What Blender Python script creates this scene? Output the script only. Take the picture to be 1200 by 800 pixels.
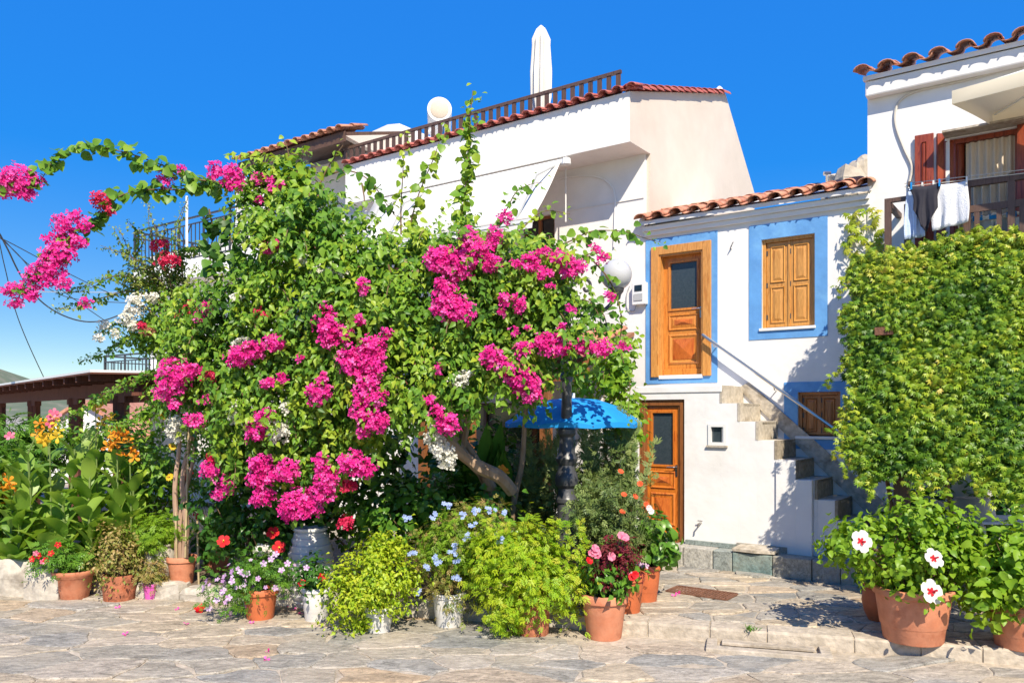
import bpy, math, random
import numpy as np
from mathutils import Vector, Matrix
R = math.radians
random.seed(7)
rng = np.random.default_rng(11)
for o in list(bpy.data.objects):
    bpy.data.objects.remove(o)
scene = bpy.context.scene
col = scene.collection

# ------------------------------------------------------------------ camera
CZ = 2.1                       # eye height above the terrace (terrace z = 0, lower street z = LOW)
LOW = -0.13
FPX = 933.33                   # focal length in photograph pixels (28 mm lens)
HOR = 485.0
cam_d = bpy.data.cameras.new('camera')
cam_d.lens = 28; cam_d.sensor_width = 36; cam_d.shift_y = (HOR-400)/1200
cam_d.clip_end = 5000; cam_d.clip_start = 0.05
cam = bpy.data.objects.new('camera', cam_d); col.objects.link(cam)
cam.location = (0, 0, CZ); cam.rotation_euler = (R(90), 0, 0)
scene.camera = cam

# ------------------------------------------------------------------ facade frame
U = np.array([0.812, -0.583, 0.0]); U /= np.linalg.norm(U)
N = np.array([U[1], -U[0], 0.0])           # out of the facade
O = np.array([3.31, 11.69, 0.0])
RZ = math.atan2(U[1], U[0])
LS = 1.1*U + 1.0*N + np.array([0, 0, 1.45])   # towards the sun
LS /= np.linalg.norm(LS)

# ------------------------------------------------------------------ world, sun, exposure
SKY_H, SKY_S = .010, 1.40          # uniform colour response of the sky
world = bpy.data.worlds.new('World'); scene.world = world; world.use_nodes = True
wn = world.node_tree; wn.nodes.clear()
sky = wn.nodes.new('ShaderNodeTexSky'); sky.sky_type = 'NISHITA'; sky.sun_disc = False
sky.sun_elevation = math.asin(LS[2]); sky.sun_rotation = math.atan2(LS[0], LS[1])
sky.air_density = 1.0; sky.dust_density = 0.0; sky.ozone_density = 5.0; sky.altitude = 0
sp_ = wn.nodes.new('ShaderNodeSeparateColor'); sp_.mode = 'HSV'; cb_ = wn.nodes.new('ShaderNodeCombineColor'); cb_.mode = 'HSV'
def wmath(op, src, val):
    m = wn.nodes.new('ShaderNodeMath'); m.operation = op; wn.links.new(src, m.inputs[0]); m.inputs[1].default_value = val; return m.outputs[0]
wn.links.new(sky.outputs[0], sp_.inputs[0])
wn.links.new(wmath('ADD', sp_.outputs[0], SKY_H), cb_.inputs[0])
wn.links.new(wmath('MINIMUM', wmath('MULTIPLY', sp_.outputs[1], SKY_S), .975), cb_.inputs[1])
wn.links.new(wmath('MULTIPLY', wmath('POWER', sp_.outputs[2], .18), 3.2), cb_.inputs[2])
bg = wn.nodes.new('ShaderNodeBackground'); bg.inputs[1].default_value = 0.13
wo = wn.nodes.new('ShaderNodeOutputWorld')
wn.links.new(cb_.outputs[0], bg.inputs[0]); wn.links.new(bg.outputs[0], wo.inputs[0])
sun_d = bpy.data.lights.new('sun', 'SUN'); sun_d.energy = 4.6; sun_d.angle = R(0.5); sun_d.color = (1.0, 0.90, 0.74)
sun = bpy.data.objects.new('sun', sun_d); col.objects.link(sun)
sun.rotation_euler = Vector(LS).to_track_quat('Z', 'Y').to_euler()
scene.view_settings.view_transform = 'Standard'; scene.view_settings.look = 'None'
scene.view_settings.exposure = 0.70; scene.view_settings.gamma = 1.0
scene.render.engine = 'CYCLES'
scene.cycles.max_bounces = 6; scene.cycles.transparent_max_bounces = 4

# ------------------------------------------------------------------ pixel helpers: a photograph pixel on a real plane or at a real depth
def fu(px, v=0.0):
    k = (px-600)/FPX; c = O+v*N
    return (c[1]*k-c[0])/(U[0]-U[1]*k)
def fz(px, py, v=0.0):
    u = fu(px, v); Y = O[1]+v*N[1]+u*U[1]
    return CZ-(py-HOR)/FPX*Y
def fy(u, v=0.0): return O[1]+v*N[1]+u*U[1]
def W(px, py, Y): return np.array([(px-600)/FPX*Y, Y, CZ-(py-HOR)/FPX*Y])
def gY(py, z): return FPX*(CZ-z)/(py-HOR)

# ------------------------------------------------------------------ object helpers
def tag(o, label=None, cat=None, group=None, kind=None):
    if label: o['label'] = label
    if cat: o['category'] = cat
    if group: o['group'] = group
    if kind: o['kind'] = kind
    return o
class Root:
    """an Empty at a thing's base; facade=True uses the facade frame (u, v out of the wall, z)"""
    def __init__(s, name, label, cat, base=(0, 0, 0), facade=False, group=None, kind=None):
        e = bpy.data.objects.new(name, None); e.empty_display_size = .2; col.objects.link(e)
        s.base = np.array(base, float); s.facade = facade; s.o = e
        if facade:
            p = O+s.base[0]*U+s.base[1]*N; e.location = (p[0], p[1], s.base[2]); e.rotation_euler = (0, 0, RZ)
        else: e.location = tuple(s.base)
        tag(e, label, cat, group, kind)
def link_mesh(name, V, faces, mat, parent=None, smooth=False, rnd=None, kind=None, tri=None):
    me = bpy.data.meshes.new(name)
    V = np.asarray(V, float)
    root = parent if isinstance(parent, Root) else None
    par = root.o if root else parent
    holder = root
    if parent is not None and not isinstance(parent, Root): holder = parent.get('_r') if False else ROOTOF.get(parent.name)
    if holder is not None:
        V = V-holder.base
        if holder.facade: V = V*np.array([1, -1, 1])
    if tri is not None:
        n = len(V); f = np.asarray(tri, np.int32).reshape(-1, 3); m = len(f)
        me.vertices.add(n); me.vertices.foreach_set('co', V.astype(np.float32).ravel())
        me.loops.add(m*3); me.loops.foreach_set('vertex_index', f.ravel())
        me.polygons.add(m); me.polygons.foreach_set('loop_start', np.arange(0, m*3, 3, dtype=np.int32))
        me.polygons.foreach_set('loop_total', np.full(m, 3, np.int32))
        me.update(calc_edges=True)
    else:
        if holder is not None and holder.facade: faces = [tuple(reversed(f)) for f in faces]
        me.from_pydata(V.tolist(), [], faces); me.update()
    if rnd is not None:
        a = me.attributes.new('rnd', 'FLOAT', 'FACE'); a.data.foreach_set('value', np.asarray(rnd, np.float32))
    if smooth: me.polygons.foreach_set('use_smooth', np.ones(len(me.polygons), bool))
    if mat is not None: me.materials.append(mat)
    o = bpy.data.objects.new(name, me); col.objects.link(o)
    if par is not None: o.parent = par
    if holder is not None: ROOTOF[o.name] = holder
    if kind: o['kind'] = kind
    return o
ROOTOF = {}
class MB:
    def __init__(s): s.v = []; s.f = []
    def add(s, V, F):
        b = len(s.v); s.v += [tuple(map(float, p)) for p in V]; s.f += [tuple(i+b for i in f) for f in F]; return s
    def box(s, x0, x1, y0, y1, z0, z1):
        if x0 > x1: x0, x1 = x1, x0
        if y0 > y1: y0, y1 = y1, y0
        if z0 > z1: z0, z1 = z1, z0
        return s.add([(x0, y0, z0), (x1, y0, z0), (x1, y1, z0), (x0, y1, z0), (x0, y0, z1), (x1, y0, z1), (x1, y1, z1), (x0, y1, z1)],
                     [(0, 3, 2, 1), (4, 5, 6, 7), (0, 1, 5, 4), (1, 2, 6, 5), (2, 3, 7, 6), (3, 0, 4, 7)])
    def obox(s, a, b, w, h, up=(0, 0, 1)):
        """box beam from a to b, width w across, height h along up"""
        a = np.array(a, float); b = np.array(b, float); d = b-a; d /= np.linalg.norm(d)
        up = np.array(up, float); sd = np.cross(d, up); sd /= np.linalg.norm(sd); up = np.cross(sd, d)
        V = []
        for p in (a, b):
            for i, j in ((-1, -1), (1, -1), (1, 1), (-1, 1)): V.append(p+sd*w/2*i+up*h/2*j)
        return s.add(V, [(3, 2, 1, 0), (4, 5, 6, 7), (0, 1, 5, 4), (1, 2, 6, 5), (2, 3, 7, 6), (3, 0, 4, 7)])
    def tube(s, pts, r, n=6, cap=True):
        pts = [np.array(p, float) for p in pts]; k = len(pts)
        rr = r if hasattr(r, '__len__') else [r]*k
        V = []; ref = np.array([.31, .17, .93])
        for i, p in enumerate(pts):
            t = pts[min(i+1, k-1)]-pts[max(i-1, 0)]; t = t/(np.linalg.norm(t)+1e-9)
            a = np.cross(t, ref)
            if np.linalg.norm(a) < 1e-3: a = np.cross(t, np.array([1., 0, 0]))
            a /= np.linalg.norm(a); b = np.cross(t, a)
            for j in range(n):
                q = 2*math.pi*j/n; V.append(p+rr[i]*(math.cos(q)*a+math.sin(q)*b))
        F = []
        for i in range(k-1):
            for j in range(n): F.append((i*n+j, i*n+(j+1) % n, (i+1)*n+(j+1) % n, (i+1)*n+j))
        if cap: F.append(tuple(range(n-1, -1, -1))); F.append(tuple(range((k-1)*n, k*n)))
        return s.add(V, F)
    def lathe(s, prof, c=(0, 0, 0), n=24, cap=True, wob=None):
        c = np.array(c, float); V = []; F = []
        for i, (r, z) in enumerate(prof):
            for j in range(n):
                q = 2*math.pi*j/n; rr = r*(wob(q, i) if wob else 1)
                V.append(c+np.array([rr*math.cos(q), rr*math.sin(q), z]))
        k = len(prof)
        for i in range(k-1):
            for j in range(n): F.append((i*n+j, i*n+(j+1) % n, (i+1)*n+(j+1) % n, (i+1)*n+j))
        if cap: F.append(tuple(range(n-1, -1, -1))); F.append(tuple(range((k-1)*n, k*n)))
        return s.add(V, F)
    def prism(s, poly, axis, a, b):
        """poly: 2D points in the other two axes, extruded along axis from a to b"""
        n = len(poly); V = []
        for t in (a, b):
            for p in poly:
                q = list(p); q.insert(axis, t); V.append(q)
        F = [tuple(range(n-1, -1, -1)), tuple(range(n, 2*n))]+[(i, (i+1) % n, n+(i+1) % n, n+i) for i in range(n)]
        return s.add(V, F)
    def wall(s, u0, u1, z0, z1, v0, v1, holes=()):
        us = sorted({u0, u1}|{h[0] for h in holes}|{h[1] for h in holes}); zs = sorted({z0, z1}|{h[2] for h in holes}|{h[3] for h in holes})
        us = [x for x in us if u0 <= x <= u1]; zs = [z for z in zs if z0 <= z <= z1]
        def solid(i, j):
            if i < 0 or j < 0 or i >= len(us)-1 or j >= len(zs)-1: return False
            cu = (us[i]+us[i+1])/2; cz = (zs[j]+zs[j+1])/2
            return not any(h[0] < cu < h[1] and h[2] < cz < h[3] for h in holes)
        for i in range(len(us)-1):
            for j in range(len(zs)-1):
                if not solid(i, j): continue
                a, b, c, d = us[i], us[i+1], zs[j], zs[j+1]
                for v in (v0, v1): s.add([(a, v, c), (b, v, c), (b, v, d), (a, v, d)], [(0, 1, 2, 3)])
                if not solid(i-1, j): s.add([(a, v0, c), (a, v1, c), (a, v1, d), (a, v0, d)], [(0, 1, 2, 3)])
                if not solid(i+1, j): s.add([(b, v0, c), (b, v1, c), (b, v1, d), (b, v0, d)], [(0, 1, 2, 3)])
                if not solid(i, j-1): s.add([(a, v0, c), (b, v0, c), (b, v1, c), (a, v1, c)], [(0, 1, 2, 3)])
                if not solid(i, j+1): s.add([(a, v0, d), (b, v0, d), (b, v1, d), (a, v1, d)], [(0, 1, 2, 3)])
        return s
    def build(s, name, mat, parent=None, smooth=False, bevel=0, kind=None):
        o = link_mesh(name, s.v, s.f, mat, parent, smooth, kind=kind)
        if bevel:
            m = o.modifiers.new('bevel', 'BEVEL'); m.width = bevel; m.segments = 2; m.limit_method = 'ANGLE'
        if smooth:
            m = o.modifiers.new('es', 'EDGE_SPLIT'); m.split_angle = R(42)
        return o
def copy_into(o, parent, loc=None, rot=None):
    c = o.copy(); col.objects.link(c); c.parent = parent
    if loc is not None: c.location = loc
    if rot is not None: c.rotation_euler = rot
    return c

# ------------------------------------------------------------------ materials
def _n(nt, t, **kw):
    n = nt.nodes.new(t)
    for k, v in kw.items(): setattr(n, k, v)
    return n
def pmat(name, c1, c2=None, scale=3.0, rough=.6, bump=0.0, bscale=40, metallic=0.0, stretch=(1, 1, 1), c3=None, spec=.5, dist=0.0, fine=None, ramp=(.35, .65)):
    m = bpy.data.materials.new(name); m.use_nodes = True; nt = m.node_tree
    p = nt.nodes['Principled BSDF']; p.inputs['Roughness'].default_value = rough; p.inputs['Metallic'].default_value = metallic
    p.inputs['Specular IOR Level'].default_value = spec
    p.inputs['Base Color'].default_value = (*c1, 1)
    tc = _n(nt, 'ShaderNodeTexCoord'); mp = _n(nt, 'ShaderNodeMapping'); mp.inputs['Scale'].default_value = stretch
    oi = _n(nt, 'ShaderNodeObjectInfo')
    ad = _n(nt, 'ShaderNodeVectorMath', operation='MULTIPLY_ADD')
    nt.links.new(oi.outputs['Random'], ad.inputs[0]); ad.inputs[1].default_value = (13, 17, 7)
    nt.links.new(tc.outputs['Object'], ad.inputs[2]); nt.links.new(ad.outputs[0], mp.inputs[0])
    if c2 is not None:
        no = _n(nt, 'ShaderNodeTexNoise'); no.inputs['Scale'].default_value = scale; no.inputs['Detail'].default_value = 6; no.inputs['Distortion'].default_value = dist
        no.inputs['Roughness'].default_value = .62
        rp = _n(nt, 'ShaderNodeValToRGB'); rp.color_ramp.elements[0].position = ramp[0]; rp.color_ramp.elements[1].position = ramp[1]
        rp.color_ramp.elements[0].color = (*c1, 1); rp.color_ramp.elements[1].color = (*c2, 1)
        if c3 is not None: e = rp.color_ramp.elements.new((ramp[0]+ramp[1])/2); e.color = (*c3, 1)
        nt.links.new(mp.outputs[0], no.inputs['Vector']); nt.links.new(no.outputs['Fac'], rp.inputs[0])
        out = rp.outputs[0]
        if fine:
            n2 = _n(nt, 'ShaderNodeTexNoise'); n2.inputs['Scale'].default_value = fine[0]; n2.inputs['Detail'].default_value = 4
            r2 = _n(nt, 'ShaderNodeMapRange'); r2.inputs['From Min'].default_value = .3; r2.inputs['From Max'].default_value = .7
            r2.inputs['To Min'].default_value = 1-fine[1]; r2.inputs['To Max'].default_value = 1+fine[1]*.4
            nt.links.new(mp.outputs[0], n2.inputs['Vector']); nt.links.new(n2.outputs['Fac'], r2.inputs['Value'])
            vm = _n(nt, 'ShaderNodeVectorMath', operation='SCALE'); nt.links.new(out, vm.inputs[0]); nt.links.new(r2.outputs[0], vm.inputs['Scale']); out = vm.outputs[0]
        nt.links.new(out, p.inputs['Base Color'])
    if bump:
        nb = _n(nt, 'ShaderNodeTexNoise'); nb.inputs['Scale'].default_value = bscale; nb.inputs['Detail'].default_value = 5
        b = _n(nt, 'ShaderNodeBump'); b.inputs['Strength'].default_value = bump; b.inputs['Distance'].default_value = .02
        nt.links.new(mp.outputs[0], nb.inputs['Vector']); nt.links.new(nb.outputs['Fac'], b.inputs['Height']); nt.links.new(b.outputs[0], p.inputs['Normal'])
    return m
def leafmat(name, cols, transl=.35, rough=.42, tint=(1.25, 1.15, .6)):
    m = bpy.data.materials.new(name); m.use_nodes = True; nt = m.node_tree
    p = nt.nodes['Principled BSDF']; p.inputs['Roughness'].default_value = rough; p.inputs['Specular IOR Level'].default_value = .35
    at = _n(nt, 'ShaderNodeAttribute', attribute_name='rnd')
    rp = _n(nt, 'ShaderNodeValToRGB'); cr = rp.color_ramp
    k = len(cols)
    for i, c in enumerate(cols):
        e = cr.elements[i] if i < 2 else cr.elements.new(.5)
        e.color = (*c, 1)
    es = list(cr.elements)
    while len(cr.elements) > k: cr.elements.remove(cr.elements[-1])
    for i in range(len(cr.elements)): cr.elements[i].position = i/(max(1, k-1))*.999
    for i, c in enumerate(cols): cr.elements[i].color = (*c, 1)
    nt.links.new(at.outputs['Fac'], rp.inputs[0]); nt.links.new(rp.outputs[0], p.inputs['Base Color'])
    tr = _n(nt, 'ShaderNodeBsdfTranslucent'); vm = _n(nt, 'ShaderNodeVectorMath', operation='MULTIPLY'); vm.inputs[1].default_value = tint
    nt.links.new(rp.outputs[0], vm.inputs[0]); nt.links.new(vm.outputs[0], tr.inputs[0])
    mx = _n(nt, 'ShaderNodeMixShader'); mx.inputs[0].default_value = transl
    nt.links.new(p.outputs[0], mx.inputs[1]); nt.links.new(tr.outputs[0], mx.inputs[2])
    nt.links.new(mx.outputs[0], nt.nodes['Material Output'].inputs[0])
    return m
def woodmat(name, c1, c2, c3, rough=.38):
    return pmat(name, c1, c2, scale=2.2, rough=rough, bump=.12, bscale=9, stretch=(9, 9, .9), c3=c3, dist=1.2, fine=(14, .22))
def stonemat(name, cols, veins=.35, rough=.75):
    """per-stone colour from the face attribute 'rnd', veins and blotches in object space"""
    m = pmat(name, cols[0], cols[1], scale=2.0, rough=rough, bump=.75, bscale=14)
    nt = m.node_tree; p = nt.nodes['Principled BSDF']
    for l in list(nt.links):
        if l.to_socket == p.inputs['Base Color']: nt.links.remove(l)
    at = _n(nt, 'ShaderNodeAttribute', attribute_name='rnd'); rp = _n(nt, 'ShaderNodeValToRGB'); rp.color_ramp.interpolation = 'LINEAR'
    cr = rp.color_ramp
    for i in range(len(cols)-2): cr.elements.new(.5)
    for i, c in enumerate(cols): cr.elements[i].position = i/(len(cols)-1)*.999; cr.elements[i].color = (*c, 1)
    nt.links.new(at.outputs['Fac'], rp.inputs[0])
    geo = _n(nt, 'ShaderNodeNewGeometry'); mp = _n(nt, 'ShaderNodeMapping'); mp.inputs['Scale'].default_value = (1.0, 2.4, 1.5); mp.inputs['Rotation'].default_value = (0, 0, .3)
    nt.links.new(geo.outputs['Position'], mp.inputs[0])
    n1 = _n(nt, 'ShaderNodeTexNoise'); n1.inputs['Scale'].default_value = 3.2; n1.inputs['Detail'].default_value = 9; n1.inputs['Distortion'].default_value = 1.6; n1.inputs['Roughness'].default_value = .7
    nt.links.new(mp.outputs[0], n1.inputs['Vector'])
    mr = _n(nt, 'ShaderNodeMapRange'); mr.inputs['From Min'].default_value = .3; mr.inputs['From Max'].default_value = .7; mr.inputs['To Min'].default_value = 1-veins; mr.inputs['To Max'].default_value = 1+veins*.55
    nt.links.new(n1.outputs['Fac'], mr.inputs['Value'])
    vm = _n(nt, 'ShaderNodeVectorMath', operation='SCALE'); nt.links.new(rp.outputs[0], vm.inputs[0]); nt.links.new(mr.outputs[0], vm.inputs['Scale'])
    n5 = _n(nt, 'ShaderNodeTexNoise'); n5.inputs['Scale'].default_value = 16; n5.inputs['Detail'].default_value = 6; n5.inputs['Roughness'].default_value = .75; nt.links.new(mp.outputs[0], n5.inputs['Vector'])
    m5 = _n(nt, 'ShaderNodeMapRange'); m5.inputs['From Min'].default_value = .35; m5.inputs['From Max'].default_value = .65; m5.inputs['To Min'].default_value = .72; m5.inputs['To Max'].default_value = 1.14; nt.links.new(n5.outputs['Fac'], m5.inputs['Value'])
    v5 = _n(nt, 'ShaderNodeVectorMath', operation='SCALE'); nt.links.new(vm.outputs[0], v5.inputs[0]); nt.links.new(m5.outputs[0], v5.inputs['Scale']); vm = v5
    n4 = _n(nt, 'ShaderNodeTexNoise'); n4.inputs['Scale'].default_value = 5.5; n4.inputs['Detail'].default_value = 5; n4.inputs['Distortion'].default_value = 2.5; nt.links.new(mp.outputs[0], n4.inputs['Vector'])
    sb = _n(nt, 'ShaderNodeMath', operation='SUBTRACT'); sb.inputs[1].default_value = .5; nt.links.new(n4.outputs['Fac'], sb.inputs[0])
    ab = _n(nt, 'ShaderNodeMath', operation='ABSOLUTE'); nt.links.new(sb.outputs[0], ab.inputs[0])
    cr2 = _n(nt, 'ShaderNodeMapRange'); cr2.inputs['From Min'].default_value = 0; cr2.inputs['From Max'].default_value = .022; cr2.inputs['To Min'].default_value = .40; cr2.inputs['To Max'].default_value = 1; nt.links.new(ab.outputs[0], cr2.inputs['Value'])
    vk = _n(nt, 'ShaderNodeVectorMath', operation='SCALE'); nt.links.new(vm.outputs[0], vk.inputs[0]); nt.links.new(cr2.outputs[0], vk.inputs['Scale']); vm = vk
    n2 = _n(nt, 'ShaderNodeTexNoise'); n2.inputs['Scale'].default_value = 1.3; n2.inputs['Detail'].default_value = 7; nt.links.new(geo.outputs['Position'], n2.inputs['Vector'])
    m2 = _n(nt, 'ShaderNodeMapRange'); m2.inputs['From Min'].default_value = .48; m2.inputs['From Max'].default_value = .68; nt.links.new(n2.outputs['Fac'], m2.inputs['Value'])
    mx = _n(nt, 'ShaderNodeMix', data_type='RGBA'); mx.inputs[7].default_value = (.52, .43, .31, 1)
    sc = _n(nt, 'ShaderNodeMath', operation='MULTIPLY'); sc.inputs[1].default_value = .38; nt.links.new(m2.outputs[0], sc.inputs[0])
    nt.links.new(sc.outputs[0], mx.inputs[0]); nt.links.new(vm.outputs[0], mx.inputs[6]); nt.links.new(mx.outputs[2], p.inputs['Base Color'])
    return m
M = {}
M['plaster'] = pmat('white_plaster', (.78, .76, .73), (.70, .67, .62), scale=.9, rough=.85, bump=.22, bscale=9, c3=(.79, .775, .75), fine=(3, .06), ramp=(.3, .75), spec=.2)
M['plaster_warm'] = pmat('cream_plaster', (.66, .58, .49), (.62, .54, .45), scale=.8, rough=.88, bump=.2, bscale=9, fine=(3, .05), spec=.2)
M['concrete'] = pmat('bare_concrete', (.46, .40, .31), (.30, .25, .18), scale=3, rough=.9, bump=.5, bscale=16, c3=(.52, .46, .37), fine=(20, .25))
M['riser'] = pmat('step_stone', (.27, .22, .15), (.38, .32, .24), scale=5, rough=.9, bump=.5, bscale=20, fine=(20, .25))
M['blue'] = pmat('blue_paint', (.13, .34, .66), (.17, .40, .70), scale=2.2, rough=.75, bump=.2, bscale=12, c3=(.12, .31, .62), fine=(6, .1), spec=.25)
M['wood_up'] = woodmat('honey_wood', (.58, .20, .030), (.45, .13, .016), (.66, .25, .045))
M['wood_casing'] = woodmat('casing_wood', (.58, .25, .055), (.47, .18, .035), (.64, .30, .08))
M['wood_low'] = woodmat('orange_wood', (.56, .15, .016), (.42, .09, .010), (.62, .19, .024))
M['wood_sh'] = woodmat('shutter_wood', (.56, .25, .055), (.45, .18, .03), (.62, .30, .075))
M['wood_frame'] = woodmat('brown_wood', (.24, .085, .025), (.17, .055, .016), (.28, .105, .032))
M['wood_field'] = woodmat('reddish_field_wood', (.50, .115, .018), (.38, .07, .010), (.56, .15, .025))
M['wood_mid'] = woodmat('mid_brown_wood', (.40, .15, .04), (.30, .10, .025), (.46, .18, .055))
M['wood_perg'] = woodmat('pergola_wood', (.13, .042, .026), (.09, .028, .018), (.16, .055, .032), rough=.85)
M['wood_red'] = woodmat('red_mahogany_wood', (.25, .045, .018), (.16, .025, .01), (.30, .06, .025), rough=.3)
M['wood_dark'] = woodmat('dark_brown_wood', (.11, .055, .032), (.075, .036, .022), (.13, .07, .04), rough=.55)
M['wood_rail'] = woodmat('rail_brown_paint', (.10, .058, .04), (.07, .038, .026), (.12, .068, .047), rough=.5)
M['glass'] = pmat('dark_window_glass', (.012, .018, .022), rough=.08, spec=.8)
M['glass_dim'] = pmat('frosted_door_glass', (.03, .045, .055), (.045, .06, .07), scale=30, rough=.25, spec=.6)
M['tile'] = pmat('terracotta_tile', (.50, .20, .115), (.38, .13, .075), scale=3, rough=.8, bump=.25, bscale=25, c3=(.56, .27, .17), fine=(22, .2))
M['tile_red'] = pmat('red_painted_tile', (.43, .10, .075), (.34, .07, .055), scale=3, rough=.7, bump=.2, bscale=25, c3=(.47, .13, .10), fine=(22, .2))
M['metal'] = pmat('steel_tube', (.55, .53, .50), rough=.32, metallic=1.0)
M['iron'] = pmat('black_painted_iron', (.045, .046, .050), (.075, .075, .078), scale=8, rough=.38, bump=.15, bscale=30)
M['railblack'] = pmat('dark_rail_paint', (.035, .038, .045), rough=.5)
M['globe'] = pmat('opal_globe', (.47, .475, .49), rough=.18, spec=.5)
M['plastic'] = pmat('white_plastic', (.75, .75, .73), rough=.4)
M['grey_pl'] = pmat('grey_plastic', (.42, .43, .43), (.36, .37, .37), scale=3, rough=.6)
M['rope'] = pmat('cable_black', (.03, .03, .032), rough=.6)
M['conduit'] = pmat('pale_conduit', (.58, .54, .47), rough=.7)
M['terra'] = pmat('terracotta_pot', (.56, .20, .10), (.47, .155, .075), scale=4, rough=.75, bump=.12, bscale=40, c3=(.60, .24, .13), fine=(9, .14))
M['terra_or'] = pmat('orange_pot', (.58, .155, .055), (.50, .125, .04), scale=4, rough=.6, bump=.08, bscale=40, fine=(9, .12))
M['terra_old'] = pmat('rusty_pot', (.40, .12, .05), (.26, .085, .04), scale=9, rough=.85, bump=.4, bscale=30, c3=(.46, .16, .08), fine=(24, .3))
M['pot_white'] = pmat('white_pot', (.76, .75, .73), (.66, .64, .61), scale=4, rough=.55, fine=(9, .08))
M['pot_beige'] = pmat('beige_urn', (.48, .43, .35), (.38, .34, .27), scale=5, rough=.85, bump=.3, bscale=30)
M['pot_pink'] = pmat('pink_pot', (.62, .10, .40), rough=.45)
M['soil'] = pmat('potting_soil', (.06, .040, .025), (.10, .07, .045), scale=20, rough=.95, bump=.8, bscale=50)
M['bark'] = pmat('vine_bark', (.26, .17, .10), (.16, .10, .06), scale=5, rough=.9, bump=.7, bscale=20, stretch=(1, 1, .3), c3=(.33, .23, .15))
M['bark_pale'] = pmat('pale_pink_bark', (.46, .31, .22), (.33, .21, .14), scale=5, rough=.9, bump=.6, bscale=20, stretch=(1, 1, .3))
M['stem'] = pmat('green_stem', (.14, .20, .05), rough=.6)
M['twig'] = pmat('brown_twig', (.20, .12, .06), (.13, .08, .04), scale=8, rough=.85)
M['bamboo'] = pmat('bamboo_stake', (.52, .42, .24), (.42, .32, .17), scale=8, rough=.7)
M['cloth'] = pmat('white_canvas', (.70, .68, .63), (.65, .62, .57), scale=2, rough=.9, spec=.1)
M['umbrella_blue'] = leafmat('blue_umbrella_fabric', [(.015, .31, .76), (.02, .35, .80)], transl=.25, rough=.7, tint=(1, 1, 1))
M['cream'] = leafmat('cream_umbrella_fabric', [(.74, .66, .49), (.75, .68, .52)], transl=.25, rough=.85, tint=(1, .97, .9))
M['navy'] = pmat('navy_fabric', (.018, .017, .028), (.026, .025, .036), scale=9, rough=.85)
M['towel'] = pmat('white_towel', (.76, .77, .80), (.68, .70, .75), scale=9, rough=.95, bump=.5, bscale=90)
M['towel_b'] = pmat('pale_blue_towel', (.52, .62, .80), (.45, .56, .76), scale=9, rough=.95, bump=.5, bscale=90)
M['curtain'] = pmat('beige_curtain', (.66, .56, .44), (.60, .50, .38), scale=4, rough=.9)
M['rust'] = pmat('rusty_iron', (.26, .12, .07), (.16, .075, .045), scale=8, rough=.85, bump=.5, bscale=40, metallic=.3)
M['mortar'] = pmat('pale_mortar', (.50, .43, .34), (.38, .32, .24), scale=2.5, rough=.95, bump=.6, bscale=22, c3=(.48, .41, .32), fine=(15, .28))
M['paving'] = stonemat('crazy_paving', [(.29, .285, .26), (.44, .39, .31), (.53, .43, .30), (.37, .345, .29), (.50, .36, .22), (.48, .43, .36), (.32, .31, .28), (.56, .47, .36)], veins=.55)
M['plinth_st'] = stonemat('plinth_stone', [(.50, .47, .41), (.34, .36, .33), (.17, .26, .25), (.40, .38, .32), (.20, .26, .29)], veins=.4)
M['rockwall'] = pmat('rubble_stone', (.46, .41, .34), (.30, .26, .21), scale=3, rough=.95, bump=1.0, bscale=9, c3=(.53, .48, .40), fine=(14, .25))
M['earth'] = pmat('bed_earth', (.12, .085, .055), (.18, .13, .085), scale=6, rough=.98, bump=.8, bscale=20)
M['ground'] = pmat('street_ground', (.36, .32, .26), (.28, .25, .2), scale=.8, rough=.95, bump=.4, bscale=10)
M['hill'] = pmat('hill_scrub', (.10, .13, .075), (.21, .19, .14), scale=.05, rough=.98, bump=.6, bscale=.4, c3=(.13, .15, .09))
M['rock'] = pmat('pale_rock', (.50, .43, .33), (.33, .28, .21), scale=3, rough=.95, bump=1.0, bscale=6)
# leaves
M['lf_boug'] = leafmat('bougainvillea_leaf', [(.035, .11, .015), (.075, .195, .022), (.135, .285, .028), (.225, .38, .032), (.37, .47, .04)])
M['lf_pale'] = leafmat('pale_variegated_leaf', [(.12, .20, .03), (.21, .30, .05), (.33, .38, .09), (.44, .44, .16)])
M['lf_creep'] = leafmat('creeper_leaf', [(.045, .12, .010), (.12, .24, .016), (.24, .36, .022), (.40, .46, .035), (.48, .40, .06)], transl=.2)
M['lf_canna'] = leafmat('canna_leaf', [(.15, .29, .04), (.22, .38, .05), (.32, .46, .075)], transl=.42, rough=.38)
M['lf_dark'] = leafmat('glossy_dark_leaf', [(.03, .10, .016), (.055, .16, .022), (.10, .23, .03)], rough=.3)
M['lf_mid'] = leafmat('glossy_green_leaf', [(.06, .17, .02), (.11, .26, .028), (.18, .34, .035)], rough=.32)
M['lf_olive'] = leafmat('grey_olive_leaf', [(.055, .10, .025), (.10, .16, .04), (.17, .23, .06), (.27, .32, .10)], transl=.2)
M['lf_lime'] = leafmat('chartreuse_leaf', [(.19, .35, .018), (.31, .46, .022), (.44, .54, .03), (.54, .57, .045)], transl=.4)
M['lf_feather'] = leafmat('yellow_green_feather_leaf', [(.17, .36, .015), (.29, .47, .02), (.42, .54, .025), (.50, .46, .05)], transl=.4)
M['lf_rust'] = leafmat('bronze_bush_leaf', [(.12, .20, .03), (.24, .27, .05), (.38, .30, .10), (.44, .27, .12)], transl=.3)
M['lf_bright'] = leafmat('bright_green_leaf', [(.13, .28, .02), (.22, .38, .025), (.32, .46, .035)], transl=.4)
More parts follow.
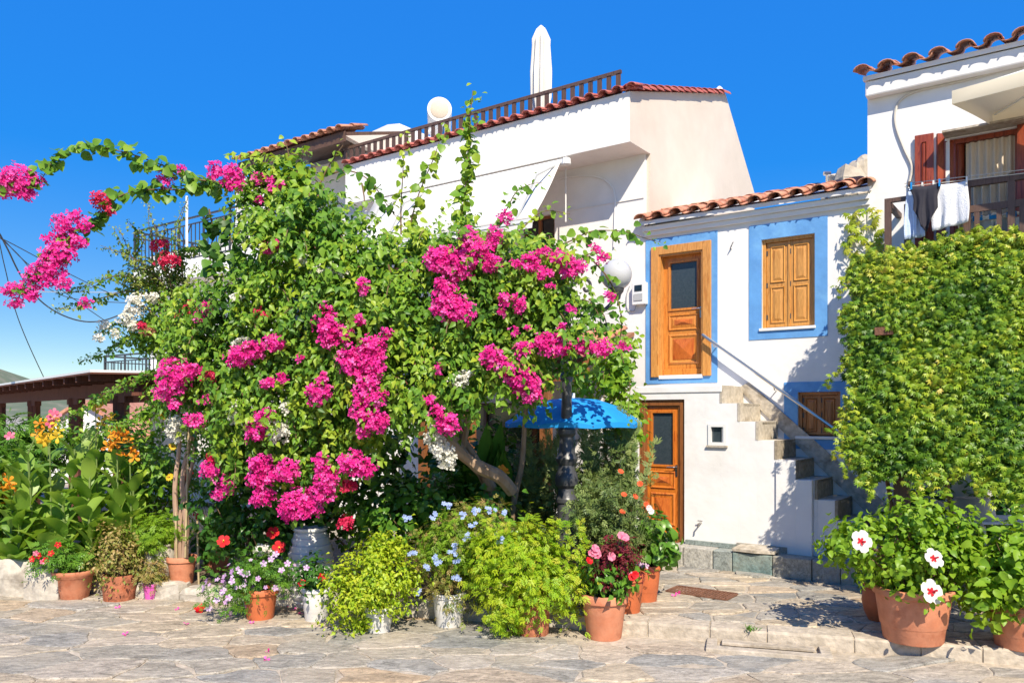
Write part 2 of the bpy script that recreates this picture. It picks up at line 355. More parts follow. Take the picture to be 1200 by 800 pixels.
M['lf_red'] = leafmat('maroon_leaf', [(.11, .012, .02), (.20, .02, .035), (.14, .05, .03)], transl=.3, tint=(1.2, .7, .7))
# flowers
def petal(name, cols, t=.35): return leafmat(name, cols, transl=t, rough=.6, tint=(1, 1, 1))
M['magenta'] = petal('magenta_bract', [(.62, .008, .20), (.78, .016, .29), (.85, .04, .37), (.88, .17, .50)])
M['crimson'] = petal('crimson_bract', [(.52, .008, .05), (.66, .015, .09), (.72, .05, .14)])
M['white_b'] = petal('white_bract', [(.62, .60, .48), (.78, .76, .66), (.84, .82, .76)])
M['brown_b'] = petal('dried_brown_bract', [(.30, .11, .07), (.42, .19, .11), (.45, .12, .10)])
M['red'] = petal('red_petal', [(.62, .006, .012), (.72, .012, .02)])
M['orange'] = petal('orange_petal', [(.80, .22, .012), (.85, .36, .02)])
M['yellow'] = petal('yellow_petal', [(.85, .50, .02), (.88, .60, .05)])
M['lilac'] = petal('lilac_petal', [(.52, .26, .56), (.66, .42, .68), (.75, .60, .76)])
M['skyblue'] = petal('pale_blue_petal', [(.34, .46, .80), (.46, .56, .86)])
M['pinkrose'] = petal('pink_petal', [(.75, .10, .22), (.82, .30, .40)])
M['coral'] = petal('coral_petal', [(.78, .10, .03), (.82, .16, .05)])
M['white_p'] = petal('white_petal', [(.80, .76, .72), (.84, .80, .77)])
M['dkcentre'] = pmat('dark_flower_centre', (.10, .04, .02), rough=.8)
M['redcentre'] = pmat('red_flower_centre', (.50, .01, .03), rough=.7)
M['yelcentre'] = pmat('yellow_stamen', (.75, .50, .05), rough=.7)

# ------------------------------------------------------------------ leaf meshes
def T_leaf(w=.62, fold=.16, curl=.18, broad=False):
    if not broad:
        v = [(0, 0, 0), (.38, -w/2, fold), (.38, w/2, fold), (.45, 0, 0), (1, 0, -curl)]
        f = [(0, 3, 1), (1, 3, 4), (0, 2, 3), (2, 4, 3)]
    else:
        v = [(0, 0, 0), (.12, -w*.36, fold*.8), (.12, w*.36, fold*.8), (.42, -w/2, fold), (.42, w/2, fold), (.75, -w*.3, fold*.4-curl*.4), (.75, w*.3, fold*.4-curl*.4), (.4, 0, 0), (.75, 0, -curl*.45), (1, 0, -curl)]
        f = [(0, 7, 1), (1, 7, 3), (3, 7, 8), (3, 8, 5), (5, 8, 9), (0, 2, 7), (2, 4, 7), (4, 8, 7), (4, 6, 8), (6, 9, 8)]
    return np.array(v, float), np.array(f, int)
def T_palmate(k=5, w=.3):
    V = []; F = []; b, f = T_leaf(w, .05, .28)
    for i in range(k):
        a = (i-(k-1)/2)*.62; c, s = math.cos(a), math.sin(a); q = b.copy()*(1-.12*abs(i-(k-1)/2))
        q = np.stack([q[:, 0]*c-q[:, 1]*s, q[:, 0]*s+q[:, 1]*c, q[:, 2]+.03*i % .05], 1)
        F += [tuple(x+len(V) for x in t) for t in f]; V += q.tolist()
    return np.array(V), np.array(F, int)
def T_sprig(k=5, w=.35, ang=.8):
    """a twig tip with k leaflets along it"""
    V = []; F = []; b, f = T_leaf(w, .08, .1); b = b*.5
    for i in range(k):
        a = ang*(-1)**i if i < k-1 else 0; c, s = math.cos(a), math.sin(a)
        q = np.stack([b[:, 0]*c-b[:, 1]*s+.6*i/k, b[:, 0]*s+b[:, 1]*c, b[:, 2]], 1)
        F += [tuple(x+len(V) for x in t) for t in f]; V += q.tolist()
    return np.array(V), np.array(F, int)
def T_bract():
    v = [(0, 0, 0), (.5, -.42, .16), (.5, .42, .16), (1, 0, .05)]
    V = []; F = []
    for i in range(3):
        a = i*2.094; c, s = math.cos(a), math.sin(a)
        for p in v: V.append((p[0]*c-p[1]*s, p[0]*s+p[1]*c, p[2]*1.5+p[0]*.35))
        b = i*4; F += [(b, b+1, b+3), (b, b+3, b+2)]
    return np.array(V)*.6, np.array(F, int)
def T_bloom(k=5, w=.75, cup=.25):
    V = []; F = []
    for i in range(k):
        a = i*2*math.pi/k; c, s = math.cos(a), math.sin(a)
        for p in [(0, 0, 0), (.3, -w*.24, cup*.45), (.3, w*.24, cup*.45), (.62, -w*.46, cup*.85), (.62, w*.46, cup*.8), (.88, -w*.38, cup), (.88, w*.38, cup*.92), (1, 0, cup*.85)]:
            V.append((p[0]*c-p[1]*s, p[0]*s+p[1]*c, p[2]))
        b = i*8; F += [(b, b+2, b+1), (b+1, b+2, b+4), (b+1, b+4, b+3), (b+3, b+4, b+6), (b+3, b+6, b+5), (b+5, b+6, b+7)]
    return np.array(V), np.array(F, int)
TL = T_leaf(); TLB = T_leaf(.72, .12, .22, True); TPAL = T_palmate(5, .36); TSPR = T_sprig(); TNEEDLE = T_leaf(.22, .04, .08); TBR = T_bract(); TBL = T_bloom(); TSPR6 = T_sprig(6, .3, .75)
TROUND = T_leaf(.85, .12, .12, True); TOLIVE = T_sprig(7, .24, .65)
def unit(a): return a/(np.linalg.norm(a, axis=-1, keepdims=True)+1e-9)
def scatter(name, T, P, nrm, tip, L, mat, parent, rnd=None, kind='stuff', g=None):
    """many leaves as one mesh; nrm = facing, tip = pointing direction"""
    g = g or rng; P = np.asarray(P, float); n = len(P)
    if n == 0: return None
    V0, F0 = T
    zz = unit(nrm); x = tip-(tip*zz).sum(1, keepdims=True)*zz; x = unit(x); y = np.cross(zz, x)
    L = np.broadcast_to(np.asarray(L, float), (n,))
    V = P[:, None, :]+L[:, None, None]*(V0[None, :, 0:1]*x[:, None, :]+V0[None, :, 1:2]*y[:, None, :]+V0[None, :, 2:3]*zz[:, None, :])
    F = F0[None]+(np.arange(n)*len(V0))[:, None, None]
    if rnd is None: rnd = g.random(n)
    return link_mesh(name, V.reshape(-1, 3), None, mat, parent, rnd=np.repeat(np.clip(rnd, 0, 1), len(F0)), kind=kind, tri=F.reshape(-1, 3))
def rdir(n, g=None):
    return unit((g or rng).normal(size=(n, 3)))
class Ell:
    def __init__(s, px0, px1, py0, py1, Y, dep=None):
        a = W(px0, py1, Y); b = W(px1, py0, Y); s.c = (a+b)/2; s.r = np.abs(b-a)/2; s.r[1] = dep if dep else max(.1, min(s.r[0], s.r[2]*1.2))
def bush(ells, n, clumps, cr, T, L, mat, parent, name='foliage', up=.45, out=.7, rnd_=.6, hang=.3, lvar=.35, fill=.25):
    """foliage as clumps spread over and through ellipsoids"""
    vol = np.array([np.prod(e.r)**(2/3) for e in ells]); w = vol/vol.sum(); PP = []; NN = []; HH = []
    for e, wi in zip(ells, w):
        k = max(3, int(round(clumps*wi))); m = max(2, int(n*wi/k))
        d = rdir(k); lump = 1+.16*np.sin(d[:, :1]*5+e.c[0]*3)*np.cos(d[:, 2:]*6+1)
        rad = np.where(rng.random((k, 1)) < fill, rng.random((k, 1))*.7, .72+.26*rng.random((k, 1)))*lump
        C = e.c+d*e.r*rad
        crk = cr*(.6+.8*rng.random((k, 1, 1)))
        q = C[:, None, :]+rng.normal(size=(k, m, 3))*crk*.55
        h = np.broadcast_to(rng.random((k, 1)), (k, m))
        PP.append(q.reshape(-1, 3)); HH.append(h.reshape(-1)); NN.append(unit((q-e.c)/e.r).reshape(-1, 3))
    P = np.concatenate(PP); Nn = np.concatenate(NN); H = np.concatenate(HH)
    nrm = Nn*out+np.array([0, 0, up])+rdir(len(P))*rnd_
    tip = Nn*.5+rdir(len(P))*.8+np.array([0, 0, -hang])
    l = L*(1-lvar+2*lvar*rng.random(len(P)))
    P[:, 2] = np.maximum(P[:, 2], LOW+.02)
    return scatter(name, T, P, nrm, tip, l, mat, parent, rnd=.55*rng.random(len(P))+.45*H)
def stems(base, tips, r, mat, parent, name='stem', join=True):
    mb = MB()
    for t in tips:
        t = np.array(t); b = np.array(base)+rng.normal(size=3)*[r*2, r*2, 0]; m = (b+t)/2+rng.normal(size=3)*.03+np.array([0, 0, .05])
        mb.tube([b, (b+m)/2+rng.normal(size=3)*.01, m, (m+t)/2+rng.normal(size=3)*.015, t], [r, r*.9, r*.75, r*.6, r*.35], 5)
        if not join: mb.build(name, mat, parent, smooth=True); mb = MB()
    if join: return mb.build(name, mat, parent, smooth=True)
def strand_pts(path, step):
    path = np.asarray(path, float); d = np.linalg.norm(np.diff(path, axis=0), axis=1); s = np.concatenate([[0], np.cumsum(d)]); n = max(2, int(s[-1]/step))
    t = np.linspace(0, s[-1], n); return np.stack([np.interp(t, s, path[:, i]) for i in range(3)], 1)
def smooth_path(pts, n=10):
    pts = [np.array(p, float) for p in pts]; out = []
    P = [2*pts[0]-pts[1]]+pts+[2*pts[-1]-pts[-2]]
    for i in range(1, len(P)-2):
        for t in np.linspace(0, 1, n, endpoint=False):
            a, b, c, d = P[i-1], P[i], P[i+1], P[i+2]
            out.append(.5*((2*b)+(-a+c)*t+(2*a-5*b+4*c-d)*t*t+(-a+3*b-3*c+d)*t**3))
    out.append(pts[-1]); return np.array(out)
_bloom_cache = {}
def bloom(parent, pos, face, r, mat, cmat=None, name='flower', k=5, w=.75, cup=.25, label=None):
    """one flower: petals with a centre; meshes shared between alike flowers"""
    key = (mat.name, cmat.name if cmat else '', k, w, cup)
    if key not in _bloom_cache:
        V, F = T_bloom(k, w, cup); me = link_mesh('flower', V, None, mat, None, tri=F, rnd=np.repeat(rng.random(k), 6)); _bloom_cache[key] = [me.data, None]
        bpy.data.objects.remove(me)
        if cmat:
            mb = MB().tube([(0, 0, 0), (.05, 0, .3), (.1, 0, .55)], [.17, .07, .09], 6); c = mb.build('flower_centre', cmat); _bloom_cache[key][1] = c.data; bpy.data.objects.remove(c)
    o = bpy.data.objects.new(name, _bloom_cache[key][0]); col.objects.link(o)
    par = parent.o if isinstance(parent, Root) else parent
    base = parent.base if isinstance(parent, Root) else np.zeros(3)
    o.parent = par; o.location = tuple(np.array(pos)-base); o.scale = (r, r, r)
    q = Vector(tuple(face)).to_track_quat('Z', 'Y'); o.rotation_mode = 'QUATERNION'; o.rotation_quaternion = q
    from_roll = Matrix.Rotation(random.random()*6, 3, 'Z').to_quaternion(); o.rotation_quaternion = q @ from_roll
    if label: o['label'] = label
    if cmat:
        c = bpy.data.objects.new('flower_centre', _bloom_cache[key][1]); col.objects.link(c); c.parent = o
    return o

# ================================================================== SETTING
EX, EY, ES = 1.12, 8.06, -.289            # terrace kerb line Y = EY + ES*(X-EX)
def edge(x): return EY+ES*(x-EX)
# ground to the horizon
gm = MB(); n = 24
gm.add([(-1500, -60, LOW-.03), (1500, -60, LOW-.03), (1500, 3000, LOW-.03), (-1500, 3000, LOW-.03)], [(0, 1, 2, 3)])
tag(gm.build('ground', M['ground']), kind='structure')
pave = MB().add([(-14, 2, LOW), (9, 2, LOW), (9, 13, LOW), (-14, 13, LOW)], [(0, 1, 2, 3)]).build('pavement', M['mortar']); tag(pave, kind='structure')
# raised terrace in front of the houses: edge follows the kerb line
kd = np.array([1, ES, 0]); kd /= np.linalg.norm(kd); kn = np.array([kd[1], -kd[0], 0])
tx0, tx1 = .9, 9.0
tp = [(tx0, edge(tx0)), (tx1, edge(tx1)), (tx1, 13), (tx0, 13)]
terr = MB().prism(tp, 2, LOW-.02, 0).build('terrace', M['mortar']); tag(terr, kind='structure')
# crazy paving: Voronoi slabs
def clip(poly, nx, ny, d):
    out = []; k = len(poly)
    for i in range(k):
        a, b = poly[i], poly[(i+1) % k]; da = a[0]*nx+a[1]*ny-d; db = b[0]*nx+b[1]*ny-d
        if da <= 0: out.append(a)
        if (da < 0 < db) or (db < 0 < da):
            t = da/(da-db); out.append((a[0]+(b[0]-a[0])*t, a[1]+(b[1]-a[1])*t))
    return out
def voronoi(x0, x1, y0, y1, spacing, ax, jit, g):
    """seeds on a jittered grid stretched by ax along x"""
    xs = np.arange(x0-spacing, x1+spacing, spacing*ax); ys = np.arange(y0-spacing, y1+spacing, spacing)
    S = np.array([(x+(.5*spacing*ax if j % 2 else 0), y) for j, y in enumerate(ys) for x in xs])
    S += g.uniform(-jit, jit, S.shape)*[spacing*ax, spacing]
    S = S[g.random(len(S)) > .22]
    cells = []
    for i, s in enumerate(S):
        d2 = ((S-s)/[ax, 1]); d2 = (d2**2).sum(1); nb = np.argsort(d2)[1:18]
        poly = [(s[0]-3*spacing*ax, s[1]-3*spacing), (s[0]+3*spacing*ax, s[1]-3*spacing), (s[0]+3*spacing*ax, s[1]+3*spacing), (s[0]-3*spacing*ax, s[1]+3*spacing)]
        for j in nb:
            t = S[j]; dx, dy = (t-s)/[ax*ax, 1]; mx, my = (t+s)/2
            poly = clip(poly, dx, dy, dx*mx+dy*my)
            if len(poly) < 3: break
        if len(poly) >= 3: cells.append((s, poly))
    return cells
def inset(poly, d):
    p = np.array(poly); c = p.mean(0); out = [tuple(x) for x in p]
    k = len(p); area = 0
    for i in range(k): area += p[i][0]*p[(i+1) % k][1]-p[(i+1) % k][0]*p[i][1]
    if area < 0: p = p[::-1]; out = [tuple(x) for x in p]
    for i in range(k):
        a, b = p[i], p[(i+1) % k]; e = b-a; l = np.hypot(*e)
        if l < 1e-4: continue
        nx, ny = e[1]/l, -e[0]/l
        out = clip(out, nx, ny, nx*a[0]+ny*a[1]-d)
        if len(out) < 3: return []
    return out
def wobble(poly, g, amp=.018):
    out = []
    for i in range(len(poly)):
        a = np.array(poly[i]); b = np.array(poly[(i+1) % len(poly)]); l = np.hypot(*(b-a))
        if l < .04: out.append(tuple((a+b)/2)); continue
        out.append(tuple(a*.93+b*.07)); 
        if l > .16:
            for t in ((.5,) if l < .4 else (.3, .65)): out.append(tuple(a*(1-t)+b*t+g.normal(size=2)*amp))
        out.append(tuple(a*.07+b*.93))
    return out
pieces = []
def slab(poly, z, g):
    h = .006+.015*g.random(); tilt = g.normal(size=2)*.010; c = np.mean(poly, 0); k = len(poly)
    V = [(p[0], p[1], z-.02) for p in poly]; q = [c+(np.array(p)-c)*(1-.012/max(.05, np.hypot(*(np.array(p)-c)))) for p in poly]
    V += [(p[0], p[1], z+h*.45+max(-.003, float(np.dot(np.array(p)-c, tilt)))) for p in poly]
    V += [(p[0], p[1], z+h+max(-.003, float(np.dot(np.array(p)-c, tilt)))) for p in q]
    F = [(i, (i+1) % k, k+(i+1) % k, k+i) for i in range(k)]+[(k+i, k+(i+1) % k, 2*k+(i+1) % k, 2*k+i) for i in range(k)]+[tuple(range(2*k, 3*k))]
    return V, F
gp = np.random.default_rng(5)
KW = .24
DR = [W(832, 769, 0)[0], 0]
def in_drain(c):
    rel = np.array([c[0]-dr_o[0], c[1]-dr_o[1]]); a = rel@kd[:2]; b = rel@kn[:2]
    return -.08 < a < 1.18 and -.1 < b < .42
dr_o = (1.92, edge(1.92))
for s, poly in voronoi(-13, 8.5, 2.2, 12, .33, 1.7, .46, gp):
    c = np.mean(poly, 0)
    if c[1] > edge(c[0])-.18 and c[0] > .7: continue
    if c[1] > edge(c[0])+.9: continue
    poly = clip(list(poly), -kn[0], -kn[1], -(kn[0]*EX+kn[1]*EY)-.012) if c[0] > .3 else poly
    if len(poly) < 3 or in_drain(c): continue
    q = inset(poly, .005+.008*gp.random())
    if len(q) < 3: continue
    q = wobble(q, gp, .026); pieces.append((np.hypot(c[0]*.6, c[1]-1), q, LOW, c, pave))
for s, poly in voronoi(.8, 8.5, 6.0, 12.4, .27, 1.5, .46, gp):
    c = np.mean(poly, 0)
    poly = clip(list(poly), kn[0], kn[1], (kn[0]*EX+kn[1]*EY)-KW-.01)
    poly = clip(poly, -1, 0, -tx0-.05) if len(poly) > 2 else poly
    if len(poly) < 3: continue
    q = inset(poly, .008+.010*gp.random())
    if len(q) < 3: continue
    q = wobble(q, gp, .012); pieces.append((np.hypot(c[0]*.6, c[1]-1)+1.2, q, 0.0, c, terr))
def seen(c, z):
    px = 600+c[0]/max(c[1], .1)*FPX; py = HOR+FPX*(CZ-z)/max(c[1], .1); return -60 < px < 1260 and py < 850
for par, z in ((pave, LOW), (terr, 0.0)):
    sel = sorted([p for p in pieces if p[4] is par], key=lambda p: (not seen(p[3], p[2]), p[0])); rest = MB(); rr = []
    for i, p in enumerate(sel):
        V, F = slab(p[1], p[2], gp); rv = gp.random()
        if i < 290:
            link_mesh('paving_stone', V, F, M['paving'], par, rnd=[rv]*len(F))
        else: rest.add(V, F); rr += [rv]*len(F)
    if rr: link_mesh('outlying_paving_stones', rest.v, rest.f, M['paving'], par, rnd=rr, kind='stuff')
# kerb stones along the terrace edge
x = tx0
while x < 8.6:
    l = .45+.35*gp.random()
    if not (dr_o[0]-.02 < x < dr_o[0]+.0):
        a = np.array([x+.008, edge(x+.008), 0]); b = np.array([x+l-.008, edge(x+l-.008), 0]); g_ = .012*gp.random()
        V = []
        for z_, o_ in ((LOW-.02, .015), (-.012, .012), (.006+g_, 0)):
            for p_, s_ in ((a, 1), (b, -1)): V.append(p_+kn*o_+np.array([0, 0, z_]))
            for p_, s_ in ((b, 1), (a, -1)): V.append(p_-kn*KW+np.array([0, 0, z_]))
        F = [(i, (i+1) % 4, 4+(i+1) % 4, 4+i) for i in range(4)]+[(4+i, 4+(i+1) % 4, 8+(i+1) % 4, 8+i) for i in range(4)]+[(8, 9, 10, 11)]
        link_mesh('kerb_stone', V, F, M['mortar'], terr, rnd=[.5]*len(F))
    x += l
# hills
hm = MB(); hx = np.linspace(-1400, 900, 70); V = []; F = []
prof = lambda x: max(4, 26+16*math.sin(x*.011+1)+9*math.sin(x*.031)+5*math.sin(x*.083)+(45 if -900 < x < -330 else 0)*math.sin((x+900)/570*math.pi if -900 < x < -330 else 0))
for i, x in enumerate(hx):
    for j, (t, hh) in enumerate(((520, 0), (600, .35), (680, .7), (760, 1), (900, .5))):
        V.append((x+9*math.sin(j*7+i), t, LOW-1+hh*(prof(x)*.62)*(1+.12*math.sin(i*1.7+j*2.3))))
for i in range(len(hx)-1):
    for j in range(4): F.append((i*5+j, (i+1)*5+j, (i+1)*5+j+1, i*5+j+1))
tag(hm.add(V, F).build('hills', M['hill'], smooth=True), kind='structure')

# ------------------------------------------------------------------ roof tile rows
def tile_mesh(r, l, conv=True, n=7, th=.014):
    V = []; F = []
    for t, k in ((0, 1.0), (l, .86)):
        for rad in (r*k, r*k-th):
            for i in range(n+1):
                a = math.pi*i/n; x = rad*math.cos(a); z = rad*math.sin(a)*.72
                V.append((x, t, z if conv else -z))
    m = n+1
    for i in range(n):
        F += [(i, i+1, 2*m+i+1, 2*m+i), (m+i, 3*m+i, 3*m+i+1, m+i+1), (i, m+i, m+i+1, i+1), (2*m+i, 2*m+i+1, 3*m+i+1, 3*m+i)]
    F += [(0, 2*m, 3*m, m), (n, m+n, 3*m+n, 2*m+n)]
    return V, F
def tile_row(root, u0, u1, v, z, pitch, mat, slope=.3, rows=2, l=.42, dz=0.0, taper=0):
    """barrel tiles along the facade: v = front edge, running up and back by slope; dz = rise along u"""
    r = pitch*.36
    meshes = []
    for conv in (True, False):
        V, F = tile_mesh(r if conv else r*.9, l, conv); V = [(x, y, zz) for x, y, zz in V]
        me = bpy.data.meshes.new('tile'); me.from_pydata(V, [], F); me.update(); me.materials.append(mat)
        me.polygons.foreach_set('use_smooth', np.ones(len(F), bool)); meshes.append(me)
    k = int(round((u1-u0)/pitch)); pitch = (u1-u0)/k; a = math.atan(slope)
    for row in range(rows):
        for i in range(2*k+1):
            conv = i % 2 == 0
            o = bpy.data.objects.new('roof_tile', meshes[0 if conv else 1]); col.objects.link(o); o.parent = root.o
            u = u0+i*pitch/2; d = row*l*.82
            zz = z+slope*d+(0.01 if conv else .045*r/.1)+row*.006+dz*(u-u0)+random.uniform(-.004, .004)
            vv = v-d-(0 if conv else .02)+random.uniform(-.012, .012)
            o.location = (u-root.base[0]+random.uniform(-.006, .006), -(vv-root.base[1]), zz-root.base[2])
            o.rotation_euler = (a, 0, random.uniform(-.025, .025))

# ================================================================== BLUE-TRIMMED HOUSE
zR = fz(890, 244, .12)
uL, uR = fu(756), fu(1020)
bh = Root('small_house', 'small white house with blue window surrounds, wooden doors and outside stairs', 'house', (fu(880), 0, 0), True)
V2 = .85                                    # front plane of the ground floor / stair side
ud0, ud1 = fu(764), fu(834); dz0, dz1 = fz(800, 441), fz(800, 286)      # upper door casing
uw0, uw1 = fu(892.5), fu(955); wz0, wz1 = fz(925, 384), fz(925, 277)    # upper window opening
lw0, lw1 = fu(935), fu(985); lz0, lz1 = fz(955, 512), fz(955, 459)
holes = [(ud0+.02, ud1-.02, dz0, dz1-.02), (uw0, uw1, wz0, wz1), (lw0, lw1, lz0, lz1)]
zTop = zR+.02
MB().wall(uL, uR+.6, -.05, zTop, 0, -.3, holes).build('wall', M['plaster'], bh)
MB().box(uL+.01, uR+.55, -.9, -4.5, -.05, zTop-.05).build('rear_wall', M['plaster'], bh)
MB().prism([(.16, zTop-.02), (.16, zTop+.04), (-2.6, zTop+.86), (-2.6, zTop+.78)], 0, uL-.02, uR+.02).build('roof_deck', M['plaster'], bh)
# moulded cornice below the tiles: two steps
MB().box(uL, uR, .002, .10, zTop-.105, zTop-.03).box(uL, uR, .002, .055, zTop-.175, zTop-.107).build('cornice', M['plaster'], bh, bevel=.008)
tile_row(bh, uL+.02, uR-.02, .24, zTop+.06, .30, M['tile'], slope=.3, rows=3)
# ground floor front wall (stair side) with door opening and small vent window
g0, g1 = fu(744, V2), fu(952, V2); zl = fz(790, 452, V2)                # landing level
ldu0, ldu1 = fu(748, V2), fu(802, V2); ldz0, ldz1 = fz(775, 632, V2), fz(775, 468, V2)
vn0, vn1 = fu(832.5, V2), fu(849, V2); vz0, vz1 = fz(840, 519, V2), fz(840, 499, V2)
# stairs: profile from px positions of the risers
us0 = fu(846, V2); NST = 10
ue = fu(1012, V2); tread = (fu(980, V2)-us0)/6.0; rise = zl/NST
prof_ = [(g0, zl)]
uu, zz = us0, zl
steps = []
for i in range(NST):
    steps.append((uu, zz)); prof_ += [(uu, zz), (uu, zz-rise)]; zz -= rise; uu += tread
# side wall as a stepped panel built from columns between holes
sw = MB(); cut = g1
holes2 = [(ldu0, ldu1, ldz0-.6, ldz1), (vn0, vn1, vz0, vz1)]
sw.wall(g0, us0, -.05, zl-.002, V2, V2-.16, holes2)
for i, (a, b) in enumerate(steps[:-1]):
    nx = steps[i+1][0]; top = b-rise
    x1 = min(nx, cut)
    if a < cut: sw.box(a+.0005, x1-.0005, V2+(.03 if a > cut-2*tread else 0), V2-.16, -.05, top-.004)
sw.build('stair_side_wall', M['plaster'], bh)
lw_ = MB()
for i, (a, b) in enumerate(steps[:-1]):
    nx = steps[i+1][0]; top = b-rise
    if nx > cut: lw_.box(max(a, cut)+.001, nx-.001, V2-.06, V2-.2, -.05, top-.004)
lw_.build('lower_stair_wall', M['plaster'], bh)
# landing slab and steps
MB().box(g0+.002, us0, V2+.015, .002, zl-.10, zl).build('landing', M['plaster'], bh, bevel=.01)
st = Root('outside_staircase', 'narrow white outside staircase with bare concrete steps climbing to the upper door', 'stairs', (us0, V2, 0), True)
for i, (a, b) in enumerate(steps):
    top = b-rise; nx = a+tread
    if i == NST-1: break
    vv = V2-.165 if nx <= cut+.05 else V2-.21
    MB().box(a-.02, nx+.004, vv, .004, top-.055, top).build('step', M['concrete'], st, bevel=.012)
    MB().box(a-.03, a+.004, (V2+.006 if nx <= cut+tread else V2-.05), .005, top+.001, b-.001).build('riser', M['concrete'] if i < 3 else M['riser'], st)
# concrete skirting band running up the back wall
a0 = (us0-.1, steps[0][1]+.02); a1 = (us0+9*tread, steps[0][1]-9*rise+.02)
MB().prism([(a0[0], a0[1]-.05), (a0[0]+.05, a0[1]+.10), (a1[0], a1[1]+.26), (a1[0], a1[1]-.2)], 1, .004, .03).build('wall_skirting', M['concrete'], st) if False else None
sk = MB(); A = np.array([us0-.02, zl+.0]); B = np.array([us0+9*tread, zl-9*rise])
pp = [(A[0]-.05, A[1]-.02), (A[0]+.1, A[1]+.06), (B[0]+.1, B[1]+.30), (B[0]+.1, B[1]-.1)]
sk.add([(p[0], .004, p[1]) for p in pp]+[(p[0], .028, p[1]) for p in pp], [(3, 2, 1, 0), (4, 5, 6, 7), (0, 1, 5, 4), (1, 2, 6, 5), (2, 3, 7, 6), (3, 0, 4, 7)]).build('wall_skirting', M['concrete'], st)
# blue painted surrounds, 8 mm proud
def surround(px0, px1, py_mid, pyt, pyb, h):
    u0, u1 = fu(px0), fu(px1); z0, z1 = fz((px0+px1)/2, pyb), fz((px0+px1)/2, pyt)
    MB().wall(u0, u1, z0, z1, .010, -.01, [h]).build('blue_surround', M['blue'], bh)
surround(757, 841, 0, 276, 449, holes[0])
surround(878, 970, 0, 259, 396, holes[1])
surround(919, 996, 0, 447, 526, holes[2])
def panel(mb_parent, u0, u1, z0, z1, v, mat, name='panel', raised=.014, field=None):
    """a framed panel: sunk edge, raised bevelled field"""
    b = min(u1-u0, z1-z0)*.20
    mb = MB()
    V = []
    for k, (ins, vv) in enumerate(((0, .006), (b*.28, .020), (b*.62, .004), (b*.9, .004), (b*1.6, raised))):
        V += [(u0+ins, v+vv, z0+ins), (u1-ins, v+vv, z0+ins), (u1-ins, v+vv, z1-ins), (u0+ins, v+vv, z1-ins)]
    F = []
    for k in range(4):
        for i in range(4): F.append((k*4+i, k*4+(i+1) % 4, k*4+4+(i+1) % 4, k*4+4+i))
    F.append((16, 17, 18, 19))
    return mb.add(V, F).build(name, mat, mb_parent)
def handle(parent, u, z, v, s=-1):
    mb = MB().box(u-.018, u+.018, v, v+.008, z-.11, z+.06)
    mb.tube([(u, v+.005, z+.03), (u, v+.05, z+.03), (u+s*.02, v+.055, z+.03), (u+s*.13, v+.052, z+.028)], [.009, .009, .009, .007], 6)
    mb.build('handle', M['metal'], parent)
def door(name, label, u0, u1, z0, z1, v, wood, frame, cas, proud, hand, recess=.10):
    d = Root(name, label, 'door', (u0, v, z0), True)
    # casing
    mb = MB().box(u0, u0+cas, v+proud, v-.2, z0, z1).box(u1-cas, u1, v+proud, v-.2, z0, z1).box(u0+cas+.001, u1-cas-.001, v+proud, v-.2, z1-cas, z1-.001)
    fr = mb.build('frame', frame, d, bevel=.006)
    MB().box(u0+cas, u0+cas+.025, v+proud-.02, v-.15, z0, z1-cas-.002).box(u1-cas-.025, u1-cas, v+proud-.02, v-.15, z0, z1-cas-.002).box(u0+cas+.026, u1-cas-.026, v+proud-.02, v-.15, z1-cas-.025, z1-cas-.002).build('frame_rebate', frame, d)
    a, b = u0+cas+.028, u1-cas-.028; vb = v-recess; t = z1-cas-.028; w = b-a; h = t-z0-.03; zb = z0+.03
    leaf = Root.__new__(Root)
    st_ = w*.17
    gz0 = zb+h*.56; gz1 = t-st_*.9
    mbl = MB().wall(a, b, zb, t, vb, vb-.045, [(a+st_, b-st_, gz0, gz1)])
    lf = mbl.build('leaf', wood, d, bevel=.004)
    link = lf
    MB().box(a+st_-.002, b-st_+.002, vb-.018, vb-.026, gz0, gz1).build('pane', M['glass_dim'], lf)
    # bead round the glass
    mo = .032
    MB().wall(a+st_-mo, b-st_+mo, gz0-mo, gz1+mo, vb+.016, vb-.004, [(a+st_, b-st_, gz0, gz1)]).build('glazing_bead', wood, lf, bevel=.005)
    panel(lf, a+st_-mo, b-st_+mo, zb+h*.375, zb+h*.51, vb, wood)
    panel(lf, a+st_-mo, b-st_+mo, zb+h*.09, zb+h*.345, vb, wood)
    for q0_, q1_ in ((.375, .51), (.09, .345)):      # raised pyramid fields, redder wood
        a2, b2_, c2_, d2_ = a+st_+.045, b-st_-.045, zb+h*q0_+.075, zb+h*q1_-.075
        if d2_-c2_ < .03: c2_ -= .03; d2_ += .03
        MB().add([(a2, vb+.010, c2_), (b2_, vb+.010, c2_), (b2_, vb+.010, d2_), (a2, vb+.010, d2_), ((a2+b2_)/2, vb+.04, (c2_+d2_)/2)], [(0, 1, 4), (1, 2, 4), (2, 3, 4), (3, 0, 4)]).build('panel_field', M['wood_field'], lf)
    MB().box(a+.001, b-.001, vb+.001, vb+.022, zb+.001, zb+h*.05).build('weather_bar', wood, lf, bevel=.006)
    MB().box(u0+cas+.001, u1-cas-.001, v+.03, v-.2, z0-.03, z0+.025).build('threshold', M['plaster'] if proud > .03 else M['wood_frame'], d)
    handle(lf, b-st_*.45 if hand > 0 else a+st_*.45, zb+h*.53, vb, -hand)
    return d
door('upper_door', 'honey coloured wooden door with grey glass at the head of the stairs', ud0, ud1, dz0, dz1, 0, M['wood_up'], M['wood_casing'], .13, .045, 1)
